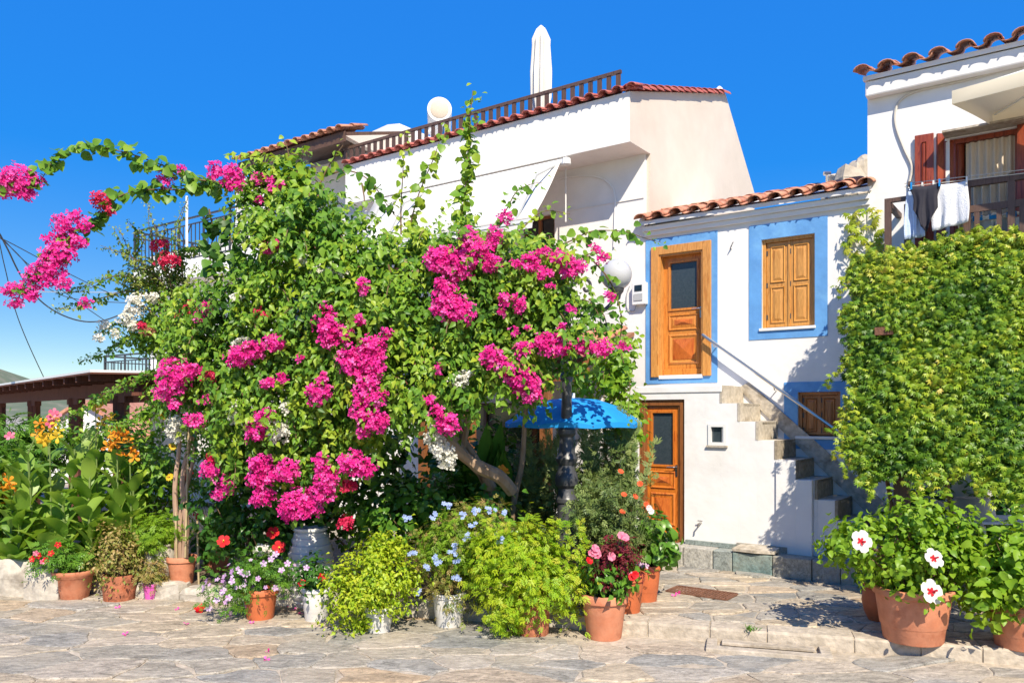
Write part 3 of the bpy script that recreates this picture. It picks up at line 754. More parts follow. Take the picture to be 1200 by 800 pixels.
door('lower_door', 'orange varnished wooden door with a glass pane at street level', ldu0+.003, ldu1-.003, ldz0, ldz1-.003, V2, M['wood_low'], M['wood_frame'], .085, -.03, 1, recess=.07)
# dark space behind the lower door is closed by a wall
MB().box(g0, us0, .2, .19, 0, zl-.12).build('inner_wall', M['plaster'], bh)
def shutter_leaf(parent, u0, u1, z0, z1, v, wood, npan=2):
    s_ = (u1-u0)*.17
    lf = MB().box(u0, u1, v-.035, v, z0, z1).build('shutter', wood, parent, bevel=.004)
    hz = (z1-z0-s_*(npan+1))/npan
    for i in range(npan):
        zz0 = z0+s_+i*(hz+s_); panel(lf, u0+s_, u1-s_, zz0, zz0+hz, v-.003, wood, 'shutter_panel')
    for zh in (z0+.12*(z1-z0), z0+.5*(z1-z0), z0+.88*(z1-z0)): MB().box(u0-.004 if u0 < u1 else u0, u0+.02, v+.001, v+.008, zh-.035, zh+.035).build('hinge', M['iron'], lf)
    return lf
def window(name, label, u0, u1, z0, z1, wood, npan, top=True):
    w = Root(name, label, 'window', (u0, 0, z0), True)
    c = .045
    MB().box(u0+.002, u0+c, -.04, -.2, z0, z1-.002).box(u1-c, u1-.002, -.04, -.2, z0, z1-.002).box(u0+c+.001, u1-c-.001, -.04, -.2, z1-c, z1-.002).build('frame', wood, w, bevel=.004)
    m = (u0+u1)/2; zt = z1-c-.004
    shutter_leaf(w, u0+c+.003, m-.004, z0+.03, zt, -.075, wood, npan)
    shutter_leaf(w, m+.004, u1-c-.003, z0+.03, zt, -.075, wood, npan)
    MB().box(m-.012, m+.012, -.074, -.06, z0+.03, zt).build('meeting_bead', wood, w)
    MB().box(u0-.03, u1+.012, .035, -.2, z0-.028, z0+.012).build('sill', M['plaster'], w, bevel=.006)
    MB().box(u0+.01, u1-.01, -.2, -.22, z0, z1).build('backing', M['wood_frame'], w)
    return w
window('shuttered_window', 'closed honey wood shutters in a wide blue surround beside the upper door', uw0, uw1, wz0, wz1, M['wood_sh'], 2)
window('shuttered_window', 'small closed brown shutters in a blue surround low beside the stairs', lw0, lw1, lz0, lz1, M['wood_mid'], 1)
# vent window
vw = Root('vent_window', 'tiny square glass window with white frame in the stair side wall', 'window', (vn0, V2, vz0), True)
MB().wall(vn0-.03, vn1+.03, vz0-.03, vz1+.03, V2+.018, V2-.05, [(vn0+.012, vn1-.012, vz0+.012, vz1-.012)]).build('frame', M['plastic'], vw, bevel=.004)
MB().box(vn0+.004, vn1-.004, V2-.03, V2-.04, vz0+.004, vz1-.004).build('pane', M['glass_dim'], vw)
MB().box(vn0-.05, vn1+.05, V2+.035, V2+.003, vz0-.055, vz0-.032).build('sill', M['concrete'], vw)
# stone plinth in front of the ground floor
pl = Root('stone_plinth', 'low plinth of grey and green stone blocks along the foot of the white wall', 'plinth', (g0, V2, 0), True)
xs = [735, 800, 835, 858, 905, 951, 985, 1020, 1060]; pz = fz(800, 640, V2+.28)
cols_ = [.02, .05, .30, .50, .72, .95, .80, .6]
for i in range(len(xs)-1):
    a, b = fu(xs[i], V2+.28)+.004, fu(xs[i+1], V2+.28)-.004; t = pz+random.uniform(-.012, .008)
    mb = MB().box(a, b, V2+.28+random.uniform(-.01, .012), V2-.05 if xs[i] < 940 else V2-.2, -.03, t)
    o = link_mesh('plinth_block', mb.v, mb.f, M['plinth_st'], pl, rnd=[cols_[i]]*6); m = o.modifiers.new('b', 'BEVEL'); m.width = .014; m.segments = 2
for px0, px1, py in ((803, 862, .06), (863, 922, .085)):
    mb = MB().box(fu(px0, V2+.05), fu(px1, V2+.05), V2+.055, V2+.002, pz+.002, pz+py); link_mesh('upper_course_block', mb.v, mb.f, M['plinth_st'], pl, rnd=[.35 if px0 < 850 else .75]*6)
ss = Root('loose_slab', 'loose brown slate slab lying on the green plinth block', 'stone slab', (fu(885, V2+.2), V2+.2, pz), True)
ua, ub = fu(861, V2+.2), fu(911, V2+.2)
pts = [(ua, V2+.30), (ua+.30, V2+.33), (ub-.02, V2+.27), (ub, V2+.12), (ua+.2, V2+.06), (ua+.05, V2+.12)]
V = [(p[0], p[1], pz+.015+.02*(i > 2)) for i, p in enumerate(pts)]+[(p[0], p[1], pz+.05+.035*(i > 2)) for i, p in enumerate(pts)]
link_mesh('slab', V, [tuple(range(5, -1, -1)), tuple(range(6, 12))]+[(i, (i+1) % 6, 6+(i+1) % 6, 6+i) for i in range(6)], M['rust'] if False else M['concrete'], ss)
bs = Root('flat_slab', 'thin grey slate flag lying on the paving before the green block', 'stone slab', (fu(882, V2+.42), V2+.42, 0), True)
pts = [(fu(860, V2+.4), V2+.34), (fu(866, V2+.4), V2+.50), (fu(893, V2+.4), V2+.47), (fu(903, V2+.4), V2+.36), (fu(890, V2+.4), V2+.30)]
V = [(p[0], p[1], .005) for p in pts]+[(p[0], p[1], .04) for p in pts]
link_mesh('slab', V, [tuple(range(4, -1, -1)), tuple(range(5, 10))]+[(i, (i+1) % 5, 5+(i+1) % 5, 5+i) for i in range(5)], M['plinth_st'], bs, rnd=[.8]*7)
# handrail
ha = (fu(823, .13), .13, fz(823, 392, .13)); hb = (fu(1000, .13), .13, fz(1000, 518, .13))
hr = Root('handrail', 'steel tube handrail fixed to the wall above the stairs', 'handrail', hb, True)
MB().tube([(ha[0], .03, ha[2]-.02), (ha[0], .12, ha[2]), ha, hb], .024, 8).build('tube', M['metal'], hr, smooth=True)
for t in (.08, .5, .92):
    p = np.array(ha)*(1-t)+np.array(hb)*t; MB().tube([p, (p[0], p[1]-.03, p[2]-.06), (p[0], .0, p[2]-.07)], .009, 6).build('bracket', M['metal'], hr)
# electricity meter box, tap, hooks
mbx = Root('meter_box', 'white electricity meter box on the wall left of the upper door', 'meter box', (fu(748), 0, fz(748, 356)), True)
a, b = fu(741, .08), fu(757, .08)
MB().box(a, b, .003, .10, fz(748, 357, .08), fz(748, 331, .08)).build('box', M['plastic'], mbx, bevel=.012)
MB().box(a+.05, b-.06, .101, .108, fz(748, 341, .1), fz(748, 334, .1)).build('display', M['glass'], mbx)
MB().box(a+.04, b-.05, .101, .112, fz(748, 352, .1), fz(748, 344, .1)).build('cover', M['grey_pl'], mbx)
MB().tube(smooth_path([(a+.05, .03, fz(748, 357)), (a+.0, .03, fz(748, 364)), (a-.12, .02, fz(748, 360)), (a-.13, .02, fz(742, 345)), (a-.08, .02, fz(742, 335))], 5), .008, 5).build('cable', M['grey_pl'], mbx)
tp_ = Root('wall_tap', 'small brass garden tap on the white wall beside the lower door', 'tap', (fu(822, V2), V2, fz(822, 614, V2)), True)
u_, z_ = fu(822, V2), fz(822, 612, V2)
MB().tube([(u_, V2, z_), (u_, V2+.05, z_), (u_-.01, V2+.09, z_-.01), (u_-.012, V2+.095, z_-.06)], [.012, .012, .013, .011], 6).build('spout', M['metal'], tp_)
MB().box(u_-.035, u_+.035, V2+.045, V2+.057, z_+.025, z_+.035).build('lever', M['iron'], tp_)
hk = Root('wall_hook', 'small iron hook on the wall between upper door and window', 'hook', (fu(858), 0, fz(858, 290)), True)
u_, z_ = fu(857), fz(857, 292)
MB().tube([(u_, 0, z_), (u_, .05, z_), (u_+.03, .07, z_+.04), (u_+.05, .06, z_+.09)], .008, 5).build('hook', M['iron'], hk)

# ================================================================== LEFT HOUSE (terrace house)
V1 = .65
uc = fu(738, V1); lzb = fz(738, 166, V1); lzt = fz(738, 107, V1)
ul = fu(176)                                     # far left corner
uT = fu(404, V1)                                 # terrace ends here, upper room begins
lh = Root('terrace_house', 'large white house with red tile edged roof terrace and overhanging upper floor', 'house', ((ul+uL)/2, 0, 0), True)
wn0, wn1 = fu(612), fu(650); wz_0, wz_1 = fz(640, 345), fz(640, 252)
gd0, gd1 = fu(500), fu(640); gz_0, gz_1 = 0.0, 2.3
hol = [(wn0, wn1, wz_0, wz_1), (gd0, gd1, gz_0-.2, gz_1), (fu(300), fu(340), .9, 2.2), (fu(420), fu(470), 3.6, 5.0), (fu(330), fu(370), 3.6, 5.0)]
MB().wall(ul, uL-.003, -.05, lzb+.02, 0, -.35, hol).build('wall', M['plaster'], lh)
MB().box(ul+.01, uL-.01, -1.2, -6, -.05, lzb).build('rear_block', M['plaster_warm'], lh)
# overhanging storey / parapet
MB().box(uT+.02, uc, V1, -.9, lzb, lzt).build('overhang', M['plaster'], lh)
# gable end wall, perpendicular to the facade
d_ = lambda px: (lambda k: None)
def endv(px):                                   # v on the plane u = uc where the ray of px meets it
    k = (px-600)/FPX; c = O+uc*U
    return (c[1]*k-c[0])/(N[0]-N[1]*k)
def endz(px, py):
    v = endv(px); return CZ-(py-HOR)/FPX*(O[1]+uc*U[1]+v*N[1])
va, vb_ = endv(850), endv(884)
gp_ = [(V1-.002, lzb+.004), (V1-.002, lzt-.002), (va, endz(850, 110)), (vb_, endz(884, 226)), (vb_, 3.0), (-.05, 3.0), (-.05, lzb+.004)]
MB().prism(gp_, 0, uc-.28, uc+.002).build('gable_wall', M['plaster_warm'], lh)  # darker cream plaster: this end wall's shading is put into its colour
# terrace floor and back parapets
MB().box(uT, uc-.3, -.95, vb_+.3, lzt-.55, lzt-.4).build('terrace_floor', M['plaster'], lh)
tile_row(lh, uT+.1, uc+.06, V1+.10, lzt+.02, .235, M['tile_red'], slope=.28, rows=1, l=.34)
# rake tiles up the gable edge
rk = (np.array([va, endz(850, 112)])-np.array([V1, lzt])); rl = np.hypot(*rk); kk = 15
rm = MB(); V, F = tile_mesh(.12, .34, True); tm = bpy.data.meshes.new('rake_tile'); tm.from_pydata(V, [], F); tm.materials.append(M['tile_red']); tm.update()
for i in range(kk):
    t = i/kk; o = bpy.data.objects.new('roof_tile', tm); col.objects.link(o); o.parent = lh.o
    o.location = (uc-.02-lh.base[0], -(V1+.02+rk[0]*t), lzt+.03+rk[1]*t-0); o.rotation_euler = (math.atan2(rk[1], -rk[0])-.10, 0, random.uniform(-.05, .05))
# ceramic cap at the peak
MB().lathe([(.10, 0), (.11, .05), (.06, .16), (.02, .2)], (uc-.12, va, endz(850, 112)), 10).build('ridge_cap', M['plaster'], lh, smooth=True)
# second-floor room on the left part, with eave
rz = fz(340, 172, .75); 
r0, r1 = fu(278, .75), fu(403, .75)
MB().wall(fu(284, -.55), uT, lzb-.3, rz+.05, -.55, -.85, [(fu(343, -.55), fu(352, -.55), fz(347, 216, -.55), fz(347, 196, -.55))]).build('upper_room_wall', M['plaster'], lh)
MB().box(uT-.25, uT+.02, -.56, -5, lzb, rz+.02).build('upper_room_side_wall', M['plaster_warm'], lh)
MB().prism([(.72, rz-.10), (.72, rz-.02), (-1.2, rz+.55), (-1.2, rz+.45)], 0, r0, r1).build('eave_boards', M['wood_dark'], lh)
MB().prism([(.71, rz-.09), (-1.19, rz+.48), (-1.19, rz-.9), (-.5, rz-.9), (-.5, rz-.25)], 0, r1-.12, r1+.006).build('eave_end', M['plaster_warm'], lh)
MB().box(fu(284, -.55)-.002, fu(284, -.55)-.3, -.56, -4, lzb, rz+.3).build('upper_room_far_wall', M['plaster'], lh)
MB().box(r0, r1, .73, .70, rz-.20, rz+.0).build('fascia', M['wood_dark'], lh)
tile_row(lh, r0+.05, r1-.05, .86, rz+.03, .25, M['tile'], slope=.3, rows=2)
MB().box(r0+.1, r1-.1, -1.2, -4.5, rz, rz+.45).build('upper_room_roof', M['plaster'], lh)
# sloped white stair head on the terrace
q0, q1 = fu(405, -.8), fu(468, -.8)
zA, zB = fz(405, 160, -.8), fz(468, 142, -.8)
sp = [(q0, lzt-.4), (q1, lzt-.4), (q1, zB-.05), (q1-.35, zB), (q0+.5, zA-.1), (q0, zA)]
mbs = MB(); kq = len(sp)
mbs.add([(p[0], -.8, p[1]) for p in sp]+[(p[0], -1.9, p[1]) for p in sp], [tuple(range(kq-1, -1, -1)), tuple(range(kq, 2*kq))]+[(i, (i+1) % kq, kq+(i+1) % kq, kq+i) for i in range(kq)]).build('stair_head', M['plaster'], lh)
# windows of the left house
def plain_window(root, u0, u1, z0, z1, v, wood, mull=True, name='window'):
    c = .05
    mb = MB().wall(u0+.002, u1-.002, z0+.002, z1-.002, v-.06, v-.13, [(u0+c, u1-c, z0+c, z1-c)])
    if mull: mb.box((u0+u1)/2-.03, (u0+u1)/2+.03, v-.055, v-.135, z0+c, z1-c)
    f = mb.build(name, wood, root); MB().box(u0+c, u1-c, v-.09, v-.1, z0+c, z1-c).build('pane', M['glass'], f)
for h, m_ in zip(hol, (M['wood_frame'], M['wood_dark'], M['wood_dark'], M['wood_frame'], M['wood_frame'])):
    plain_window(lh, h[0], h[1], max(h[2], 0), h[3], 0, m_)
plain_window(lh, fu(343, -.55), fu(352, -.55), fz(347, 216, -.55), fz(347, 196, -.55), -.55, M['wood_dark'], False)
# string course joint and arched conduit on the right bit of wall
MB().box(fu(650), uL-.02, .002, .015, fz(720, 237)-.015, fz(720, 237)+.005).build('string_course', M['plaster'], lh)
cp = [(fu(x), .02, fz(x, y)) for x, y in ((655, 211), (675, 207), (700, 208), (715, 216), (721, 230), (721, 262), (720, 290))]
MB().tube(smooth_path(cp, 5), .014, 6).build('conduit', M['plastic'], lh, smooth=True)
MB().tube([(fu(663, .3), .3, lzb-.06), (fu(663, .3), .3, fz(663, 260, .3))], .012, 6).build('awning_crank', M['plastic'], lh)
# terrace railing
tr = Root('terrace_railing', 'brown slatted railing along the red tiled edge of the roof terrace', 'railing', ((uT+uc)/2, V1-.12, lzt), True)
rv = V1-.14; t0, t1 = fu(403, rv), fu(728, rv); rz1 = fz(728, 82, rv); rz0 = lzt+.02
MB().box(t0, t1, rv-.025, rv+.025, rz1-.05, rz1).build('top_rail', M['wood_rail'], tr)
MB().box(t0, t1, rv-.02, rv+.02, rz0+.04, rz0+.075).build('bottom_rail', M['wood_rail'], tr)
nb = int((t1-t0)/.165); bm = MB().box(-.036, .036, -.014, .014, 0, rz1-rz0-.055).build('baluster', M['wood_rail'], tr)
bm.location = (t0+.05-tr.base[0], -(rv-tr.base[1]), rz0-tr.base[2])
me_ = bm.data
for v_ in me_.vertices: v_.co += Vector(tr.base*np.array([1, -1, 1]))
for i in range(1, nb+1): copy_into(bm, tr.o, (t0+.05+(t1-t0-.1)*i/nb-tr.base[0], -(rv-tr.base[1]), rz0-tr.base[2]))
# awning
aw = Root('awning', 'white canvas roller awning slung under the overhang behind the bougainvillea', 'awning', (fu(560, V1), V1, lzb), True)
a0_, a1_ = fu(440, V1), fu(661, V1); zt_ = lzb-.09; out_ = .80; dr_ = 1.08
MB().tube([(a0_, V1-.02, zt_), (a1_, V1-.02, zt_)], .06, 10).build('roller', M['plastic'], aw, smooth=True)
V = []; F = []
for i in range(13):
    for j in range(7):
        t = j/6; V.append((a0_+(a1_-a0_-.05)*i/12, V1+out_*t, zt_+.05-dr_*t-.05*math.sin(t*math.pi)))
for i in range(12):
    for j in range(6): F.append((i*7+j, (i+1)*7+j, (i+1)*7+j+1, i*7+j+1))
o = link_mesh('canvas', V, F, M['cloth'], aw, smooth=True); m = o.modifiers.new('s', 'SOLIDIFY'); m.thickness = .006
MB().box(a0_, a1_-.05, V1+out_-.01, V1+out_+.03, zt_+.03-dr_-.05, zt_+.03-dr_).build('front_bar', M['plastic'], aw)
V = [(a0_, V1+out_+.012, zt_-dr_), (a1_-.05, V1+out_+.012, zt_-dr_), (a1_-.05, V1+out_+.03, zt_-dr_-.12), (a0_, V1+out_+.03, zt_-dr_-.12)]
link_mesh('valance', V, [(0, 1, 2, 3)], M['cloth'], aw)
for px in (470, 500, 655): MB().tube([(fu(px, V1), V1-.05, zt_+.02), (fu(px, V1)-.12, V1+.45, zt_-.28), (fu(px, V1)-.3, V1+out_, zt_-dr_)], .018, 6).build('arm', M['grey_pl'], aw)
MB().lathe([(.05, 0), (.075, .02), (.075, .10), (.05, .12)], (a1_+.03, V1-.02, zt_-.06), 10).build('end_cap', M['plastic'], aw)
# folded parasol on the terrace
pb = np.array([fu(634, .1), .1]); pzt = fz(634, 30, .1); pzb = lzt-.4
ps = Root('folded_parasol', 'closed cream parasol standing on the roof terrace', 'parasol', (pb[0], pb[1], pzb), True)
MB().tube([(pb[0], pb[1], pzb), (pb[0], pb[1], pzt-.05)], .022, 8).build('pole', M['plastic'], ps)
hh = pzt-lzt
MB().lathe([(.09, lzt+.12*hh), (.145, lzt+.3*hh), (.15, lzt+.55*hh), (.125, lzt+.8*hh), (.13, lzt+.86*hh), (.08, lzt+.96*hh), (.012, pzt)], (pb[0], pb[1], 0), 72,
           wob=lambda q, i: 1+(.55 if i < 5 else .12)*(abs(math.sin(q*4.5+i*.25))-.5)).build('canopy', M['cloth'], ps, smooth=True)
MB().lathe([(.25, pzb), (.25, pzb+.08), (.05, pzb+.12)], (pb[0], pb[1], 0), 12).build('base', M['concrete'], ps)
# solar water tank
sc = np.array([fu(515, -.5), -.5, fz(515, 128, -.5)]); ry_ = 14.5/FPX*fy(sc[0], -.5)
sl = Root('solar_water_tank', 'round white solar water tank behind the terrace railing', 'water tank', (sc[0], sc[1], lzt-.4), True)
tk = MB(); ax = np.array([.656, .76, 0]); ax /= np.linalg.norm(ax)
P0 = sc; tk.tube([P0-ax*1.1, P0-ax*.01, P0], [ry_, ry_, ry_*.97], 28).build('tank', M['plastic'], sl, smooth=True)
MB().tube([P0+ax*.004, P0+ax*.03], [ry_*.76, ry_*.62], 24).build('end_cap', M['curtain'], sl, smooth=True)
MB().obox(P0+np.array([-.05, -.05, -ry_]), P0+np.array([-1.0, .15, -ry_-.62]), .05, .05).build('strut', M['plastic'], sl)
for du in (-.15, .3): MB().box(sc[0]+du-.025, sc[0]+du+.025, sc[1]-.3, sc[1]-.25, lzt-.4, sc[2]-ry_*.8).build('leg', M['metal'], sl)
# balcony railings
def rail_panel(root, p0, p1, z0, z1, n, mat=None):
    mat = mat or M['railblack']; p0 = np.array(p0); p1 = np.array(p1)
    for zz in (z1-.02, z1-.17, z0+.05): MB().obox((*p0, zz), (*p1, zz), .035, .04 if zz > z1-.1 else .025).build('rail', mat, root)
    for i in range(n+1):
        q = p0+(p1-p0)*i/n; r = .02 if i % 6 == 0 else .009
        MB().box(q[0]-r, q[0]+r, q[1]-r, q[1]+r, z0+(0 if i % 6 == 0 else .05), z1-(.0 if i % 6 == 0 else .17)).build('post' if i % 6 == 0 else 'baluster', mat, root)
b0, b1 = fu(156, V1), fu(300, V1); bz = fz(250, 321, V1); bzt = fz(250, 299, V1); brz = fz(250, 247, V1)
bl = Root('upper_balcony', 'white balcony with black iron railing high on the house behind the bougainvillea', 'balcony', ((b0+b1)/2, V1, bz), True)
MB().box(fu(200, V1), fu(330, V1), V1, .002, bz, bzt).build('slab', M['plaster'], bl)
MB().box(b0, fu(200, V1)-.002, V1, -3, bz+.1, bzt).build('side_slab', M['plaster'], bl)
MB().box(fu(200, V1), fu(330, V1)-.01, V1-.02, .003, bz-.03, bz-.002).build('slab_underside', M['plaster_warm'], bl)
rail_panel(bl, (b0, V1-.04), (b1, V1-.04), bzt, brz, 30)
rail_panel(bl, (b0, V1-.06), (b0, -2.6), bzt, brz, 12)
for i in (2, 4):   # crossed diagonals in two bays
    ua_ = b0+(b1-b0)*i/5; ub_ = ua_+(b1-b0)/10
    for s_ in (0, 1): MB().obox((ua_ if s_ else ub_, V1-.03, bzt+.08), (ub_ if s_ else ua_, V1-.03, brz-.18), .02, .02).build('diagonal', M['railblack'], bl)
MB().tube([(fu(219, V1), V1, bzt), (fu(219, V1), V1, brz+.5)], .03, 6).build('white_pole', M['plastic'], bl)
c0, c1 = fu(121, .9), fu(196, .9); cz = fz(150, 439, .9); crz = fz(150, 414, .9)
lb = Root('lower_balcony', 'small balcony with black iron railing above the brown pergola', 'balcony', ((c0+c1)/2, .9, cz), True)
MB().box(c0, c1, .9, -.4, cz-.25, cz).build('slab', M['plaster'], lb)
rail_panel(lb, (c0, .86), (c1, .86), cz, crz, 18); rail_panel(lb, (c0, .84), (c0, -.35), cz, crz, 6)
# porch: tiled lean-to with posts, mostly behind the vines
po = Root('porch', 'brown timber porch with tiled lean-to roof behind the lamp post', 'porch', (fu(600, 1.6), 1.6, 0), True)
p0_, p1_ = fu(470, 1.6), fu(684, 1.6); pz0 = fz(660, 430, 1.6)
MB().prism([(1.6, pz0), (1.6, pz0+.06), (.02, pz0+.62), (.02, pz0+.56)], 0, p0_, p1_).build('roof_boards', M['wood_frame'], po)
MB().box(p0_, p1_, 1.55, 1.43, pz0-.2, pz0-.01).build('beam', M['wood_frame'], po)
tile_row(po, p0_+.05, p1_-.05, 1.72, pz0+.11, .26, M['tile'], slope=.355, rows=4)
for px in (497, 551, 640): u_ = fu(px, 1.5); MB().box(u_-.07, u_+.07, 1.43, 1.57, 0, pz0-.2).build('post', M['wood_frame'], po)
# small brown awning roof edge right of the lamp
# blue parasol
pc = W(672, 466, 10.0); 
bp = Root('blue_parasol', 'open bright blue parasol behind the lamp post', 'parasol', (pc[0], pc[1], 0))
rim = []; n_ = 8; rr_ = 80/FPX*10.0; V = [tuple(pc)]; F = []
for ring, (fr, dz) in enumerate(((.35, -.03), (.7, -.13), (1.0, -.30))):
    for i in range(n_*4):
        a = 2*math.pi*i/(n_*4)+.2; sag = 1-.05*abs(math.sin(a*n_/2-.8*0))*fr
        V.append((pc[0]+rr_*fr*math.cos(a)*sag, pc[1]+rr_*fr*math.sin(a)*sag, pc[2]+dz*1.1+.035*fr*abs(math.sin((a-.2)*n_/2))))
k = n_*4
for i in range(k):
    F.append((0, 1+i, 1+(i+1) % k))
    for r_ in (0, 1): F.append((1+r_*k+i, 1+(r_+1)*k+i, 1+(r_+1)*k+(i+1) % k, 1+r_*k+(i+1) % k))
cn = link_mesh('canopy', V, F, M['umbrella_blue'], bp, smooth=True, rnd=[(i//4) % 2*.9 for i in range(len(F))])
mb = MB()
for i in range(n_): a = 2*math.pi*i/n_+.2; mb = MB().tube([(pc[0], pc[1], pc[2]-.03), (pc[0]+rr_*.98*math.cos(a), pc[1]+rr_*.98*math.sin(a), pc[2]-.345)], .006, 5).build('rib', M['metal'], bp)
vb2 = []; vf = []
for i in range(k):
    q = V[1+2*k+i]; vb2 += [q, (q[0], q[1], q[2]-.045-.02*abs(math.sin(i*math.pi/4)))]
for i in range(k): vf.append((2*i, 2*((i+1) % k), 2*((i+1) % k)+1, 2*i+1))
link_mesh('valance', vb2, vf, M['umbrella_blue'], bp, rnd=[.3]*k)
MB().tube([(pc[0], pc[1], 0), (pc[0], pc[1], pc[2]+.06)], .02, 8).build('pole', M['plastic'], bp)

# ================================================================== RIGHT HOUSE
r_z = fz(1018, 94, .2); ru0 = fu(1017)
rh = Root('balcony_house', 'tall white house with tiled eave and creeper covered balcony', 'house', (ru0+1, 0, 0), True)
dw0, dw1 = fu(1113), fu(1196); dwz0, dwz1 = 3.62, fz(1150, 157)
MB().wall(ru0, ru0+6, -.05, r_z+.1, .02, -.3, [(dw0, dw1, dwz0, dwz1)]).build('wall', M['plaster'], rh)
MB().box(ru0+.002, ru0+.3, -.305, -5, -.05, r_z+.05).build('side_wall', M['plaster_warm'], rh)
MB().box(ru0, ru0+6, .022, .17, r_z-.20, r_z-.0).build('cornice', M['plaster'], rh, bevel=.02)
MB().prism([(.2, r_z+.0), (.2, r_z+.06), (-3, r_z+.9), (-3, r_z+.8)], 0, ru0-.02, ru0+6).build('roof_deck', M['plaster'], rh)
tile_row(rh, ru0-.02, ru0+5, .32, r_z+.09, .29, M['tile'], slope=.28, rows=2)
rs = MB()
for i in range(9):
    V, F = tile_mesh(.07, .36, True)
    o = link_mesh('roof_tile', [(0, 0, 0)]*3, [(0, 1, 2)], M['tile'], rh); o.data.clear_geometry(); o.data.from_pydata(V, [], F); o.location = (ru0+.02-rh.base[0], .0+.3*i, r_z+.06+.085*i); o.rotation_euler = (.28, 0, 0)
# cable on the wall
cp = [(fu(x), .035, fz(x, y)) for x, y in ((1215, 70), (1160, 88), (1110, 100), (1075, 108), (1056, 118), (1050, 132), (1051, 150), (1060, 175), (1069, 196), (1066, 215))]
MB().tube(smooth_path(cp, 6), .018, 6).build('wall_cable', M['conduit'], rh, smooth=True)
# balcony door, curtain, shutters
bd = Root('balcony_door', 'balcony doorway with beige curtain and dark frame under the cream parasol', 'door', (dw0, 0, dwz0), True)
c = .06
MB().wall(dw0+.002, dw1-.002, dwz0, dwz1-.002, -.03, -.14, [(dw0+c, dw1-c, dwz0-.1, dwz1-c)]).build('frame', M['wood_red'], bd)
V = []; F = []; K = 60
for i in range(K+1):
    t = i/K; u_ = dw0+c+.12+(dw1-dw0-2*c-.12)*t
    for j in range(5): V.append((u_, -.13-.04*math.sin(t*34)-.015*math.sin(t*71+j*.4), dwz0+.05+(dwz1-c-dwz0-.05)*j/4))
for i in range(K):
    for j in range(4): F.append((i*5+j, (i+1)*5+j, (i+1)*5+j+1, i*5+j+1))
link_mesh('curtain', V, F, M['curtain'], bd, smooth=True)
V = []; F = []
for i in range(K+1):
    t = i/K; u_ = dw0+c+.11+(dw1-dw0-2*c-.11)*t
    for j in range(3): V.append((u_, -.075-.02*math.sin(t*40), dwz1-c-.005-(.5+.04*math.sin(t*5))*j/2))
for i in range(K):
    for j in range(2): F.append((i*3+j, (i+1)*3+j, (i+1)*3+j+1, i*3+j+1))
link_mesh('curtain_pelmet', V, F, M['curtain'], bd, smooth=True)
MB().box(dw0-.8, dw1+.8, -.9, -.95, dwz0-.2, r_z).box(dw0-.8, dw1+.8, -.31, -.9, dwz1+.25, dwz1+.3).build('dark_backing', M['wood_dark'], bd)  # dark sheets stand in for the unlit room behind the curtain
MB().box(dw0-.05, dw1+.05, .025, .30, dwz1+.01, dwz1+.035).build('drip_board', M['concrete'], bd)
def angled_shutter(name, label, u0, ang, w, z0, z1):
    s = Root(name, label, 'shutter', (u0, .06, z0), True)
    # the leaf is built in facade space, hinged at u0
    lf = MB().box(u0, u0+w, .04, .075, z0, z1).build('leaf', M['wood_red'], s, bevel=.004)
    for zz0, zz1 in ((z0+.1, z0+(z1-z0)*.45), (z0+(z1-z0)*.52, z1-.1)): panel(lf, u0+.08, u0+w-.08, zz0, zz1, .073, M['wood_red'], 'panel')
    s.o.rotation_euler = (0, 0, RZ+ang)
    return s
shz0, shz1 = dwz0+.02, fz(1090, 158)
angled_shutter('wooden_shutter', 'open red mahogany shutter folded back flat beside the balcony door', fu(1072, .06), 0.08, fu(1094, .06)-fu(1072, .06), shz0, shz1)
angled_shutter('wooden_shutter', 'half open red mahogany shutter standing out at the door jamb', fu(1098, .06), R(35), .34, shz0, shz1-.02)
angled_shutter('wooden_shutter', 'dark red shutter at the far jamb of the balcony door beside the curtain', fu(1192, .06), -.05, .5, shz0, shz1)
# balcony deck and railing
BV = .80; bu0 = fu(1040, BV); bu1 = bu0+4.2; bfz = 3.6
bal = Root('wooden_balcony', 'brown timber balcony with post and rail fence above the creeper', 'balcony', (bu0+1.5, BV, bfz), True)
MB().box(bu0-.05, bu1, .025, BV, bfz-.15, bfz).build('deck', M['wood_dark'], bal)
ztp = fz(1045, 235, BV)
zf = lambda px, py: fz(px, py, BV)
rtop = zf(1120, 221)
for u_ in (bu0, bu0+.22, fu(1133, BV), fu(1185, BV), bu1-.1): MB().box(u_-.035, u_+.035, BV-.07, BV, bfz, rtop+(.0 if u_ != bu0+.22 else -.10)).build('post', M['wood_rail'], bal)
MB().box(bu0-.03, bu0+.30, BV-.065, BV-.005, rtop-.05, rtop).build('top_rail', M['wood_rail'], bal)
MB().box(fu(1128, BV), bu1, BV-.06, BV+.002, rtop-.0, rtop+.07).build('top_rail', M['wood_rail'], bal)
MB().box(bu0+.28, bu1, BV-.055, BV-.012, rtop-.30, rtop-.22).build('middle_rail', M['wood_rail'], bal)
for i in range(14):
    u_ = fu(1133, BV)+.22*i+.1
    if u_ < bu1: MB().box(u_-.025, u_+.025, BV-.05, BV-.015, bfz, rtop-.29).build('baluster', M['wood_rail'], bal)
MB().obox((bu0, .03, rtop-.06), (bu0, BV-.07, rtop-.06), .06, .06).build('side_rail', M['wood_rail'], bal)
for u_ in (bu0+.15, bu0+2.3): MB().box(u_-.05, u_+.05, BV-.15, BV-.05, 0, bfz-.15).build('support_post', M['wood_dark'], bal)
vp = Root('vine_trellis', 'dark brown timber post and beam holding out the foot of the creeper', 'trellis', (fu(1057, 1.9), 1.9, 0), True)
